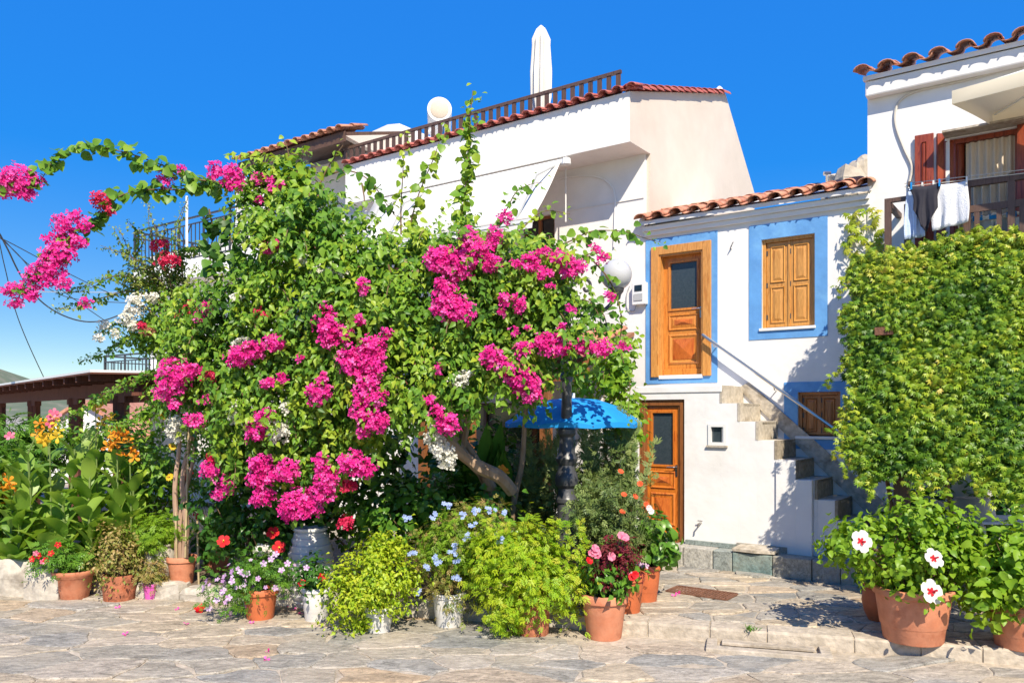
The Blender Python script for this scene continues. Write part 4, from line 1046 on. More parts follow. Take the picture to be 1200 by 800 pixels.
for px in (1057, 1290): MB().box(fu(px, 1.85)-.075, fu(px, 1.85)+.075, 1.77, 1.92, 0, 1.62).build('post', M['wood_dark'], vp)
MB().box(fu(1025, 1.6), fu(1310, 1.6), 1.60, 1.768, 1.50, 1.6).build('beam', M['wood_dark'], vp)  # beam added to carry the creeper's shaped lean
# white chairs on the balcony, backs showing between balusters
for i, px in enumerate((1148, 1167, 1187)):
    ch = Root('balcony_chair', 'white plastic chair with blue cushion tie behind the balcony fence', 'chair', (fu(px, .45), .45, bfz), True, group='white chairs on the balcony')
    u_ = fu(px, .45); 
    MB().tube([(u_-.2, .58, bfz+.45), (u_-.19, .63, bfz+.75), (u_, .66, bfz+.82), (u_+.19, .63, bfz+.75), (u_+.2, .58, bfz+.45)], .022, 6).build('back_frame', M['plastic'], ch)
    MB().box(u_-.18, u_+.18, .60, .62, bfz+.55, bfz+.76).build('backrest', M['plastic'], ch)
    MB().box(u_-.21, u_+.21, .22, .60, bfz+.42, bfz+.45).build('seat', M['plastic'], ch, bevel=.01)
    for a in (-.18, .18):
        for b in (.25, .57): MB().tube([(u_+a, b, bfz+.42), (u_+a*1.1, b, bfz)], .016, 6).build('leg', M['plastic'], ch)
    MB().box(u_-.05, u_+.05, .655, .675, bfz+.76, bfz+.82).build('cushion_tie', M['umbrella_blue'], ch)
# cream parasol over the balcony
pcz = 5.58; cu = 2.92; PD = 1.12; PW = 2.7; pv = 1.24
cpz = Root('cream_parasol', 'large cream parasol open over the balcony', 'parasol', (cu, pv, bfz), True)
cpz.o.rotation_euler = (0, 0, RZ-.28)
ap = (cu+PW/2, pv-PD/2, pcz+.42); cor = [(cu, pv), (cu+PW, pv), (cu+PW, pv-PD), (cu, pv-PD)]
zc = pcz+.16
for i in range(4):
    a, b = cor[i], cor[(i+1) % 4]; V = [ap]; F = []
    KK = 8
    for r_ in (.5, 1.0):
        for j in range(KK+1):
            t = j/KK; x_ = a[0]+(b[0]-a[0])*t; y_ = a[1]+(b[1]-a[1])*t; sg = .06*math.sin(t*math.pi)*r_
            V.append((ap[0]+(x_-ap[0])*r_*(1-sg*.6), ap[1]+(y_-ap[1])*r_*(1-sg*.6), ap[2]+(zc-ap[2])*r_-.04*math.sin(r_*math.pi)-sg*.5))
    for j in range(KK): F += [(0, 1+j, 2+j), (1+j, 1+KK+1+j, 2+KK+1+j, 2+j)]
    base = len(V)
    for j in range(KK+1): q = V[1+KK+1+j]; V.append((q[0], q[1], q[2]-.15))
    for j in range(KK): F.append((1+KK+1+j, base+j, base+j+1, 2+KK+1+j))
    link_mesh('canopy_panel', V, F, M['cream'], cpz, smooth=True, rnd=[.5]*len(F))
    MB().tube([(ap[0], ap[1], ap[2]-.05), (a[0]*.98+ap[0]*.02, a[1]*.98+ap[1]*.02, zc-.02)], .011, 6).build('rib', M['plastic'], cpz)
MB().tube([(ap[0], ap[1], bfz), (ap[0], ap[1], ap[2]+.08)], .025, 8).build('pole', M['wood_rail'], cpz)
# clothesline and washing
LV = BV+.06
clz = lambda px: fz(px, 218-(px-1070)*.115, LV)
lpx = [1060, 1072, 1110, 1150, 1200, 1240]
cl = Root('clothes_line', 'thin clothes line strung along the balcony fence', 'clothes line', (fu(1100, LV), LV, clz(1100)), True)
MB().tube([(fu(p, LV), LV, clz(p)) for p in lpx], .005, 5).build('line', M['conduit'], cl)
MB().tube([(fu(p, LV-.12), LV-.12, clz(p)+.07) for p in lpx], .005, 5).build('line', M['conduit'], cl)
for p in (1066, 1235): MB().obox((fu(p, LV), BV-.05, clz(p)+.03), (fu(p, LV), LV+.02, clz(p)+.03), .03, .05).build('line_bracket', M['wood_rail'], cl)
def cloth(name, label, cat, px0, px1, pyb, v, mat, seed, rows=10, K=16, shape=None, thick=.006):
    r_ = Root(name, label, cat, (fu((px0+px1)/2, v), v, clz(px0)-.3), True)
    u0, u1 = fu(px0, v), fu(px1, v); V = []; F = []
    for i in range(K+1):
        t = i/K; zt2 = clz(px0+(px1-px0)*t)-.004-.02*math.sin(t*math.pi); zb2 = fz(px0+(px1-px0)*t, pyb(t), v)
        for j in range(rows+1):
            s = j/rows; uu_ = u0+(u1-u0)*t
            if shape: uu_ = (u0+u1)/2+(uu_-(u0+u1)/2)*shape(s)
            V.append((uu_+.01*math.sin(s*5+t*9+seed), v+.025*s*math.sin(t*13+seed)+.015*s*math.sin(t*29+seed*2), zt2+(zb2-zt2)*s))
    for i in range(K):
        for j in range(rows): F.append((i*(rows+1)+j, (i+1)*(rows+1)+j, (i+1)*(rows+1)+j+1, i*(rows+1)+j+1))
    o = link_mesh('fabric', V, F, mat, r_, smooth=True); m = o.modifiers.new('s', 'SOLIDIFY'); m.thickness = thick
    for px in (px0+2, px1-2): MB().box(fu(px, v)-.008, fu(px, v)+.008, v-.012, v+.02, clz(px)-.05, clz(px)+.035).build('clothes_peg', M['umbrella_blue'] if name == 'swimsuit' else M['plastic'], r_)
    return r_
cloth('towel', 'pale blue towel hanging behind the dark swimsuit', 'towel', 1061, 1083, lambda t: 281-4*t, LV-.03, M['towel_b'], 1)
cloth('swimsuit', 'dark navy swimsuit pegged on the clothes line', 'swimsuit', 1066, 1103, lambda t: 258-4*t+15*(1-abs(2*t-1))**.8, LV+.03, M['navy'], 4, shape=lambda s: 1.0-.30*min(1, s/.35)+.12*max(0, min(1, (s-.35)/.3))-.42*max(0, (s-.7)/.3))
cloth('towel', 'white towel pegged beside the swimsuit on the line', 'towel', 1092, 1135, lambda t: 271-11*t, LV, M['towel'], 2)
# rock behind roofs
rb = W(1003, 205, 16.0)
def blob(name, label, cat, c, r, mat, seed, squash=(1, 1, 1), base_z=None):
    g = np.random.default_rng(seed); rt = Root(name, label, cat, (c[0], c[1], c[2]))
    V = []; F = []; a, b = 18, 11; ph = g.random(8)*6
    for j in range(b+1):
        th = math.pi*j/b
        for i in range(a):
            p = 2*math.pi*i/a; d = np.array([math.sin(th)*math.cos(p), math.sin(th)*math.sin(p), math.cos(th)])
            k = 1+.18*math.sin(3*d[0]+ph[0])*math.cos(4*d[2]+ph[1])+.12*math.sin(7*d[1]+ph[2])+.08*math.sin(11*d[2]+ph[3]+3*d[0])
            V.append(np.array(c)+d*k*r*np.array(squash))
    for j in range(b):
        for i in range(a): F.append((j*a+i, (j+1)*a+i, (j+1)*a+(i+1) % a, j*a+(i+1) % a))
    link_mesh('rock_face', V, F, mat, rt); return rt
blob('rock_outcrop', 'pale rock outcrop rising behind the roofs', 'rock', W(1006, 240, 19.0), 1.0, M['rock'], 3, (.7, .8, 1.0))
an = Root('roof_antenna', 'thin metal pipe sticking up behind the tiled roof', 'pipe', tuple(W(969, 232, 13.0)))
p = W(969, 232, 13.0); MB().tube([p+np.array([0, 0, -1.2]), p+np.array([0, 0, .42])], .02, 6).build('pipe', M['metal'], an)
MB().tube([p+np.array([-.05, 0, .4]), p+np.array([.06, 0, .4])], .035, 6).build('pipe_cap', M['metal'], an)

# ================================================================== LAMP POST
LY = 9.3; lp0 = W(664, 500, LY); lx = lp0[0]
lamp = Root('street_lamp', 'black cast iron lamp post with a white globe among the bougainvillea', 'street lamp', (lx, LY, 0))
zpx = lambda py: CZ-(py-HOR)/FPX*LY
s_ = LY/FPX
prof_l = [(14, 690), (14, 640), (11, 625), (11, 590), (12.5, 588), (12.5, 584), (11, 581), (9.5, 572), (13, 568), (14, 562), (13, 556), (10, 550), (9.5, 545), (12, 541), (13, 537), (9.5, 530), (8, 512), (10.5, 508), (10.5, 503), (7, 500), (6, 470), (5.8, 447), (8, 444), (8, 440), (6, 436), (5.4, 400), (7, 397), (7, 393), (5, 390), (4.6, 345), (6.5, 342), (6.5, 336), (3, 330), (2.5, 318), (.5, 312)]
MB().lathe([(r*s_, zpx(py)) for r, py in prof_l], (lx, LY, 0), 20).build('post', M['iron'], lamp, smooth=True).modifiers['es'].split_angle = R(22)
MB().lathe([(.24, 0), (.24, .10), (.16, .16)], (lx, LY, 0), 16).build('base', M['iron'], lamp, smooth=True)
gx = W(722, 322, LY)[0]; gz_ = zpx(322); gr = 18.3*s_
def arm(sgn, full=True):
    pts = [(lx, LY, zpx(366)), (lx+sgn*.15, LY, zpx(370)), (lx+sgn*.35, LY, zpx(368)), (lx+sgn*.5, LY, zpx(358)), (lx+sgn*.56, LY, zpx(347))]
    MB().tube(smooth_path(pts, 5), .024, 8).build('arm', M['iron'], lamp, smooth=True)
    sc_ = [(lx, LY, zpx(340)), (lx+sgn*.1, LY, zpx(332)), (lx+sgn*.2, LY, zpx(327)), (lx+sgn*.27, LY, zpx(331)), (lx+sgn*.27, LY, zpx(339)), (lx+sgn*.22, LY, zpx(341)), (lx+sgn*.2, LY, zpx(337))]
    MB().tube(smooth_path(sc_, 5), .018, 6).build('scroll', M['iron'], lamp, smooth=True)
arm(1)
pts = [(lx, LY, zpx(366)), (lx-.2, LY-.05, zpx(372)), (lx-.4, LY-.08, zpx(365)), (lx-.52, LY-.1, zpx(350)), (lx-.5, LY-.1, zpx(343)), (lx-.45, LY-.1, zpx(347))]
MB().tube(smooth_path(pts, 5), .022, 8).build('arm', M['iron'], lamp, smooth=True)
MB().lathe([(.03, zpx(352)), (.05, zpx(350)), (.06, zpx(345)), (.085, zpx(342)), (.095, zpx(338)), (.09, zpx(336))], (gx, LY, 0), 14).build('globe_holder', M['iron'], lamp, smooth=True)
MB().lathe([(gr*math.sin(a), gz_-gr*math.cos(a)) for a in np.linspace(.12, math.pi-.01, 18)], (gx, LY, 0), 28).build('globe', M['globe'], lamp, smooth=True)

# ================================================================== PERGOLA, FAR HOUSE, CABLES (left)
A = np.array([-13.3, 20.7]); B = np.array([-5.7, 12.1]); dd = (B-A)/np.linalg.norm(B-A); pn = np.array([-dd[1], dd[0]])  # pn points back/right
if pn[1] < 0: pn = -pn
pg = Root('pergola', 'brown timber pergola with flat roof beyond the canna bed', 'pergola', (*((A+B)/2), 0))
def P3(t, d, z): q = A+(B-A)*t+pn*d; return (q[0], q[1], z)
MB().obox(P3(0, 0, 2.50), P3(1, 0, 2.50), .14, .24).build('beam', M['wood_perg'], pg)
MB().obox(P3(0, 2.2, 2.50), P3(1, 2.2, 2.50), .14, .24).build('beam', M['wood_perg'], pg)
V = [P3(-.05, -.7, 2.68), P3(1.02, -.7, 2.68), P3(1.02, 2.6, 2.74), P3(-.05, 2.6, 2.74)]
MB().add(V+[(p[0], p[1], p[2]+.02) for p in V], [(0, 1, 2, 3), (7, 6, 5, 4), (0, 4, 5, 1), (1, 5, 6, 2), (2, 6, 7, 3), (3, 7, 4, 0)]).build('roof_boards', M['wood_perg'], pg)
V = [(p[0], p[1], p[2]+.024) for p in V]
MB().add(V+[(p[0], p[1], p[2]+.035) for p in V], [(0, 1, 2, 3), (7, 6, 5, 4), (0, 4, 5, 1), (1, 5, 6, 2), (2, 6, 7, 3), (3, 7, 4, 0)]).build('roof_sheet', M['plastic'], pg)
for i in range(16): t = i/15.0; MB().obox(P3(t, -.66, 2.635), P3(t, 2.4, 2.66), .07, .10).build('rafter', M['wood_perg'], pg)
for t in (.0, .36, .68, .93):
    q = P3(t, 0, 0); MB().box(q[0]-.09, q[0]+.09, q[1]-.09, q[1]+.09, LOW, 2.39).build('post', M['wood_perg'], pg)
    a = np.array(P3(t-.035, 0, 2.33)); b = np.array(P3(t+.035, 0, 2.33)); MB().obox(a, b, .13, .10).build('bracket', M['wood_perg'], pg)
fh = Root('far_cottage', 'white gabled cottage with red tiled roof seen under the pergola', 'house', tuple(W(120, 520, 27)*[1, 1, 0]))
f0 = W(45, 505, 26.0); f1 = W(97, 476, 26.0)
zr = f1[2]+.1; ze = CZ-(503-HOR)/FPX*26
cx = (f0[0]+W(150, 500, 26)[0])/2; hw = (W(150, 500, 26)[0]-f0[0])/2
MB().prism([(cx-hw, LOW), (cx+hw, LOW), (cx+hw, ze), (cx, zr), (cx-hw, ze)], 1, 26, 33).build('wall', M['plaster'], fh)
e1 = (cx, zr+.08)
for s in (-1, 1):
    pts = [(cx, zr+.02), (cx, zr+.12), (cx+s*(hw+.3), ze-.1), (cx+s*(hw+.3), ze-.2)]
    MB().prism(pts, 1, 25.8, 33.2).build('roof', M['tile'], fh)
MB().box(cx-.3, cx+.3, 25.97, 26.02, .6, 1.3).build('window', M['glass'], fh)
fh2 = Root('far_house', 'low house with salmon tiled roof behind the pergola post', 'house', tuple(W(200, 520, 24)*[1, 1, 0]))
a = W(140, 483, 24); b = W(260, 483, 24)
MB().box(a[0], b[0], 24, 30, LOW, 1.55).build('wall', M['plaster_warm'], fh2)
MB().prism([(23.6, 1.5), (27, 2.5), (30.4, 1.5), (30.4, 1.4), (27, 2.38), (23.6, 1.4)], 0, a[0]-.3, b[0]+.3).build('roof', M['tile'], fh2)
up_ = Root('utility_pole', 'weathered wooden utility pole carrying the overhead cables', 'pole', (-9.5, 14.0, LOW))
MB().tube([(-9.5, 14, LOW), (-9.5, 14, 3), (-9.5, 14, 5.9)], [.12, .11, .09], 10).build('pole', M['bark'], up_, smooth=True)
MB().obox((-9.5, 13.5, 5.45), (-9.5, 14.5, 5.45), .09, .09).build('cross_arm', M['bark'], up_)
cab = [[(-6, 276), (60, 310), (125, 342), (200, 372)], [(-6, 272), (30, 307), (82, 347), (122, 375), (200, 428)], [(-6, 268), (8, 290), (24, 322), (47, 352), (75, 370), (105, 377), (135, 371), (175, 350)],
       [(-6, 270), (5, 310), (17, 360), (32, 400), (55, 450)], [(-6, 274), (20, 297), (40, 320), (60, 340), (100, 352), (190, 356)], [(-10, 341), (60, 342), (180, 343)]]
clab = ['upper straight black overhead cable running to the house', 'straight overhead cable dropping steeply towards the lower balcony', 'thick sagging black overhead cable', 'slack overhead cable falling to the pergola', 'thin overhead cable sagging gently to the house', 'pale level overhead wire']
for pts, lb_, i in zip(cab, clab, range(6)):
    Ys = np.linspace(14, 19 if i != 3 else 17, len(pts)); P = [W(p[0], p[1], y) for p, y in zip(pts, Ys)]
    P = ([np.array([-9.42, 14.0, 5.25+.06*i])] if i != 5 else [np.array([-9.42, 14.0, 4.25])])+P
    sp_ = smooth_path(P, 6); o = MB().tube(sp_, .009 if i != 2 else .015, 5).build('overhead_cable', M['rope'] if i != 5 else M['grey_pl']); tag(o, lb_, 'cable')

# ================================================================== GARDEN BED
bedp = [(-8.2, 10.75), (-5.6, 10.2), (-4.5, 9.78), (-2.8, 9.42), (-1.0, 8.85), (.2, 8.60), (.88, 8.35), (.88, 11.2), (-1.5, 13), (-8.2, 15.0)]
tag(MB().prism(bedp, 2, LOW-.02, .02).build('garden_bed', M['earth']), kind='structure')
def rough_block(parent, c, sx, sy, sz, ang, mat, g, name='stone'):
    V = []; F = []
    pr = [(-.5, -.5), (0, -.56), (.5, -.5), (.56, 0), (.5, .5), (0, .55), (-.5, .5), (-.55, 0)]
    for k, (zz, s) in enumerate(((0, 1.0), (.55, 1.03), (.88, .95), (1, .80))):
        for p in pr:
            x = p[0]*sx*s*(1+g.normal()*.05); y = p[1]*sy*s*(1+g.normal()*.06); V.append((c[0]+x*math.cos(ang)-y*math.sin(ang), c[1]+x*math.sin(ang)+y*math.cos(ang), c[2]+sz*zz*(1+(g.normal()*.06 if k else 0))))
    for k in range(3):
        for i in range(8): F.append((k*8+i, k*8+(i+1) % 8, k*8+8+(i+1) % 8, k*8+8+i))
    F.append(tuple(range(24, 32)))
    return link_mesh(name, V, F, mat, parent)
gb = np.random.default_rng(8)
bw = Root('border_wall', 'low rough stone wall edging the canna bed', 'wall', (-6.6, 9.85, LOW))
x = -8.4
while x < -5.5:
    l = .4+.35*gb.random(); rough_block(bw, (x+l/2, 9.72+.06*gb.normal()+(-.28)*(x+5.5)*.55, LOW), l*1.06, .42, .40+.05*gb.random(), -.16, M['rockwall'], gb); x += l
be = Root('bed_edging', 'scattered flat stones edging the planting bed behind the pots', 'edging', (-2, 9.2, LOW))
for i in range(len(bedp)-1):
    if i in (0, 6, 7, 8): continue
    a = np.array(bedp[i]); b = np.array(bedp[i+1]); L_ = np.linalg.norm(b-a); k = max(1, int(L_/.5))
    for j in range(k):
        q = a+(b-a)*(j+.5)/k; rough_block(be, (q[0], q[1]-.04, LOW), L_/k*.95, .26, .15+.06*gb.random(), math.atan2(*(b-a)[::-1]), M['rockwall'], gb)

# ================================================================== THE LARGE BOUGAINVILLEA
def Yc(px): return 9.25+(430-px)*.0016
def Yf(px, py):
    r2 = ((px-440)/360)**2+((py-400)/260)**2
    return Yc(px)-.85*math.sqrt(max(0, 1-r2))
bo = Root('bougainvillea', 'huge spreading bougainvillea with magenta flowers in front of the white house', 'bougainvillea', (W(585, 600, 9.6)[0], 9.6, 0))
def WP(l, off=0.0): return [W(x, y, Yc(x)+off) for x, y in l]
limbs = [([(592, 690), (585, 610), (570, 560), (540, 528), (515, 470), (495, 390), (478, 315), (450, 270)], .085, .2), ([(588, 690), (580, 600), (560, 545), (530, 500), (480, 430), (420, 360), (360, 290), (320, 230), (262, 214)], .07, .35),
         ([(540, 528), (560, 450), (600, 380), (640, 330), (690, 300)], .05, .3), ([(495, 390), (520, 330), (541, 285)], .04, .2), ([(420, 360), (380, 380), (330, 400), (280, 430)], .04, .1), ([(478, 315), (440, 330), (400, 335)], .035, -.2),
         ([(592, 690), (600, 600), (612, 540), (618, 470), (640, 420)], .05, .5)]
tw = []
for l, r, off in limbs:
    p = smooth_path(WP(l, off), 5); MB().tube(p, list(np.linspace(r, r*.35, len(p))), 8).build('limb', M['bark'], bo, smooth=True)
MB().tube(smooth_path([W(600, 575, 8.9), W(585, 558, 8.75), W(560, 546, 8.7), W(533, 525, 8.65), W(520, 505, 8.7)], 4), [.075]*9+[.06]*8, 8).build('limb', M['bark'], bo, smooth=True)
MB().tube(smooth_path([W(478, 330, 8.2), W(476, 318, 8.15), W(474, 305, 8.2)], 3), .035, 7).build('stub', M['bark'], bo)
MB().tube([W(476, 322, 8.15), W(484, 319, 8.1), W(491, 317, 8.1)], [.025, .022, .02], 7).build('stub', M['bark'], bo)
SIL = [(290, 222), (330, 205), (365, 208), (395, 245), (440, 285), (490, 285), (540, 278), (600, 288), (640, 300), (660, 312), (668, 345), (675, 378), (690, 392), (680, 402), (640, 410), (632, 440), (600, 450), (560, 440), (540, 450), (528, 480), (500, 485), (480, 460), (462, 495), (430, 530), (390, 560), (330, 572), (290, 560), (262, 530), (242, 490), (222, 460), (212, 420), (215, 370), (235, 345), (270, 335), (295, 315), (300, 270)]
def inside(px, py, poly):
    c = False; j = len(poly)-1
    for i in range(len(poly)):
        xi, yi = poly[i]; xj, yj = poly[j]
        if (yi > py) != (yj > py) and px < (xj-xi)*(py-yi)/(yj-yi)+xi: c = not c
        j = i
    return c
gB = np.random.default_rng(21)
P_ = []; H_ = []; Nn_ = []; twl = MB(); nsh = 0
def shoot(start, dirn, length, droop, step, spread, hue, twig=None):
    """a leafy shoot that arcs over under its own weight"""
    p = np.array(start, float); d = np.array(dirn, float); d /= np.linalg.norm(d); k = max(3, int(length/step)); pts = [p.copy()]
    for i in range(k):
        d = d+np.array([0, 0, -droop*step])+gB.normal(size=3)*.06; d /= np.linalg.norm(d); p = p+d*step; pts.append(p.copy())
    pts = np.array(pts); m = len(pts)
    P_.append(pts+gB.normal(size=(m, 3))*spread); H_.append(np.clip(hue+.22*np.linspace(-.4, .8, m)+gB.normal(size=m)*.13, 0, 1))
    if twig is not None: twig.tube(pts[::max(1, m//6)], .005, 4, cap=False)
    return pts
cen = W(440, 420, 9.6)
DARK = [(455, 520, 26, 42), (440, 375, 12, 36), (480, 430, 18, 36), (385, 430, 10, 30), (365, 505, 12, 30), (560, 470, 26, 22), (240, 500, 20, 20), (300, 535, 10, 16), (555, 395, 12, 24), (335, 455, 10, 22), (490, 400, 10, 24), (405, 470, 9, 30), (460, 450, 9, 30), (265, 455, 9, 20), (350, 410, 8, 20), (310, 470, 12, 10), (590, 395, 8, 16), (505, 380, 8, 14)]
LOB = []; tries = 0
while tries < 6000:
    tries += 1; px, py = gB.uniform(205, 700), gB.uniform(200, 580)
    if not inside(px, py, SIL) or any(((px-a)/c)**2+((py-b)/d)**2 < 1 for a, b, c, d in DARK): continue
    rr = gB.uniform(15, 27) if py < 370 else gB.uniform(11, 20)
    if any(math.hypot(px-l[0], (py-l[1])*.8) < .62*(rr+l[2]) for l in LOB): continue
    LOB.append((px, py, rr))
print('lobes', len(LOB))
S_ = []
for px, py, rr in LOB:
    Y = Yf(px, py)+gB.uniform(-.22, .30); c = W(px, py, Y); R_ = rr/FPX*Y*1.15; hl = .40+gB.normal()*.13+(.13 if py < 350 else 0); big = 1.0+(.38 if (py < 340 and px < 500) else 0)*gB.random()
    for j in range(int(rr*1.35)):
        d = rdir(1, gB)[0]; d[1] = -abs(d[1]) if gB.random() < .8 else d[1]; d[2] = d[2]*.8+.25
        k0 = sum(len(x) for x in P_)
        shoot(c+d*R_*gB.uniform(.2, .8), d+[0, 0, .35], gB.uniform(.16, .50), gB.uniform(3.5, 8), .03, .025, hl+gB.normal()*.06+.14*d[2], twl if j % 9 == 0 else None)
        S_ += [big]*(sum(len(x) for x in P_)-k0)
# growth further inside, its shade put into darker leaf colours
cnt = 0
while cnt < 800:
    px, py = gB.uniform(205, 690), gB.uniform(205, 575)
    if not inside(px, py, SIL): continue
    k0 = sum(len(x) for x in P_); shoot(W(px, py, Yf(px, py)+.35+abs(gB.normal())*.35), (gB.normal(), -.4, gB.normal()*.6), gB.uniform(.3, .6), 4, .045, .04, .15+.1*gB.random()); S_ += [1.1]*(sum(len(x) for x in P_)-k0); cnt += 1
# pendulous curtains on the face
for i in range(150):
    px, py = gB.uniform(220, 680), gB.uniform(260, 470)
    if not inside(px, py, SIL) or not inside(px, py+60, SIL): continue
    k0 = sum(len(x) for x in P_); shoot(W(px, py, Yf(px, py)-.12), (gB.normal()*.3, -.5, .1), gB.uniform(.4, .9), 7, .024, .022, .5+.3*gB.random(), None); S_ += [1.0]*(sum(len(x) for x in P_)-k0)
Pm = np.concatenate(P_); Hm = np.concatenate(H_); nL = len(Pm)
outn = unit((Pm-cen)/np.array([3, 1.2, 2.2])); nrm = outn*.55+np.array([0, -.25, .45])+rdir(nL, gB)*.65
tip = np.array([0, -.15, -.75])+rdir(nL, gB)*.75
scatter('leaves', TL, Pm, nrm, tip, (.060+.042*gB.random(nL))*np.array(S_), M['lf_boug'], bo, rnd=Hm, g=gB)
twl.build('twigs', M['twig'], bo, kind='stuff')
print('boug leaves', nL)
# individual long shoots: traced arcs, each a part with its own stem and leaves
def spray(root, pts, Y0, Y1, size, hue, mat, step=.035, T=TROUND, r=.010, spread=.03, stem=None, dens=1, hang=.6):
    Ys = np.linspace(Y0, Y1, len(pts)); p = smooth_path([W(a, b, y) for (a, b), y in zip(pts, Ys)], 8)
    st_ = MB().tube(p[::2] if len(p) % 2 else np.vstack([p[::2], p[-1:]]), list(np.linspace(r, r*.3, len(p[::2])+(0 if len(p) % 2 else 1))), 5).build('shoot', stem or M['twig'], root, smooth=True)
    q = np.repeat(strand_pts(p, step), dens, axis=0); n = len(q); q = q+gB.normal(size=(n, 3))*spread
    nr = np.array([.1, -.6, .5])+rdir(n, gB)*.65; tp = np.array([0, -.1, -hang])+rdir(n, gB)*.8
    sz = size*(.65+.6*gB.random(n)); sz[int(n*.85):] *= .6
    o = scatter('shoot_leaves', T, q, nr, tp, sz, mat, root, rnd=np.clip(hue+gB.normal(size=n)*.16, 0, 1), g=gB)
    o.parent = st_
    return st_
SPR = [([(262, 214), (230, 210), (210, 205), (196, 196), (180, 190), (155, 181), (130, 175), (100, 170), (74, 180), (58, 194), (46, 212), (20, 216), (-10, 218)], 9.0, 8.6, .10, .5, .022),
       ([(262, 220), (235, 215), (212, 222), (180, 222), (150, 226), (128, 238), (114, 256), (100, 268), (75, 285), (50, 318), (14, 345)], 9.05, 8.6, .095, .42, .018),
       ([(536, 300), (540, 262), (545, 225), (548, 180), (551, 140), (554, 106)], 8.7, 8.6, .085, .72, .025),
       ([(545, 300), (543, 262), (547, 225), (550, 180), (549, 140), (552, 118)], 8.75, 8.65, .08, .66, .03),
       ([(478, 275), (484, 250), (491, 227), (502, 200), (510, 181), (521, 145)], 8.8, 8.7, .08, .8, .03),
       ([(470, 275), (470, 240), (472, 205), (474, 155)], 8.8, 8.7, .065, .95, .04),
       ([(385, 205), (405, 200), (425, 206), (440, 220), (452, 238), (470, 262)], 8.9, 8.8, .095, .35, .05),
       ([(424, 215), (427, 235), (423, 250)], 8.85, 8.8, .07, .7, .05),
       ([(548, 300), (575, 268), (592, 248), (605, 225), (622, 216), (636, 214)], 8.7, 8.6, .065, .6, .03),
       ([(600, 292), (640, 290), (665, 284), (690, 272), (710, 270), (735, 272), (755, 279), (775, 284)], 8.7, 8.5, .085, .62, .035),
       ([(605, 275), (622, 258), (640, 247), (668, 251)], 8.7, 8.6, .07, .85, .04),
       ([(665, 310), (685, 300), (700, 296), (716, 305)], 8.6, 8.5, .06, .6, .04),
       ([(345, 215), (340, 190), (335, 168), (330, 162)], 8.9, 8.9, .075, .9, .04),
       ([(375, 215), (385, 195), (395, 180), (402, 170)], 8.9, 8.9, .075, .85, .045),
       ([(330, 215), (350, 200), (375, 195)], 8.8, 8.8, .09, .75, .03),
       ([(690, 300), (715, 330), (728, 370), (727, 410), (738, 450), (735, 490)], 8.6, 8.75, .06, .55, .03),
       ([(430, 300), (437, 330), (432, 365), (436, 400), (440, 425)], 8.3, 8.25, .085, .72, .022),
       ([(455, 310), (462, 340), (458, 380), (463, 410)], 8.3, 8.25, .085, .75, .028),
       ([(372, 400), (362, 430), (350, 460), (345, 490)], 8.35, 8.3, .08, .68, .02), ([(380, 395), (368, 425), (356, 450), (342, 480)], 8.33, 8.28, .08, .72, .022),
       ([(455, 400), (456, 430), (452, 460), (448, 480)], 8.3, 8.25, .085, .6, .028),
       ([(515, 420), (522, 450), (524, 480)], 8.4, 8.35, .09, .7, .03), ([(245, 245), (250, 275), (245, 300), (255, 330)], 8.8, 8.8, .12, .15, .04), ([(262, 255), (275, 290), (290, 320)], 8.75, 8.7, .12, .12, .04),
       ([(350, 250), (352, 290), (345, 330)], 8.5, 8.4, .105, .6, .028), ([(315, 245), (318, 280), (312, 310)], 8.5, 8.4, .105, .65, .028), ([(365, 270), (370, 300), (362, 330)], 8.5, 8.4, .1, .5, .03),
       ([(262, 440), (258, 470), (250, 510)], 8.7, 8.65, .085, .65, .03), ([(610, 300), (590, 330), (575, 370), (572, 400)], 8.5, 8.4, .085, .5, .028), ([(690, 350), (708, 370), (712, 400)], 8.55, 8.5, .085, .45, .03)]
for pts, y0, y1, sz, hue, stp in SPR: spray(bo, pts, y0, y1, sz*1.22, hue, M['lf_boug'], max(.014, stp*.62), spread=.04)
def cluster(root, px, py, rx, ry, kind, Y, facing=None, label=None):
    c = W(px, py, Y); rx *= 1.1; ry *= 1.1; sx, sz = rx/FPX*Y, ry/FPX*Y; dp = min(sx, sz)*.8+.02
    n = int(max(6, 3.1416*rx*ry*.22)); d = rdir(n, gB); rad = gB.random((n, 1))**.45
    core = gB.random((n, 1)) < .0
    P = c+d*rad*np.array([sx, dp, sz])*1.05; P += gB.normal(size=P.shape)*.012
    nr = d*.8+np.array([.1, -.6, .35])+rdir(n, gB)*.45
    o = scatter('flower_cluster', TBR, P, nr, rdir(n, gB), .042+.026*gB.random(n), M[kind], root, rnd=np.clip(.5+.3*gB.normal(size=n), 0, 1), kind='stuff', g=gB)
    if label: o['label'] = label
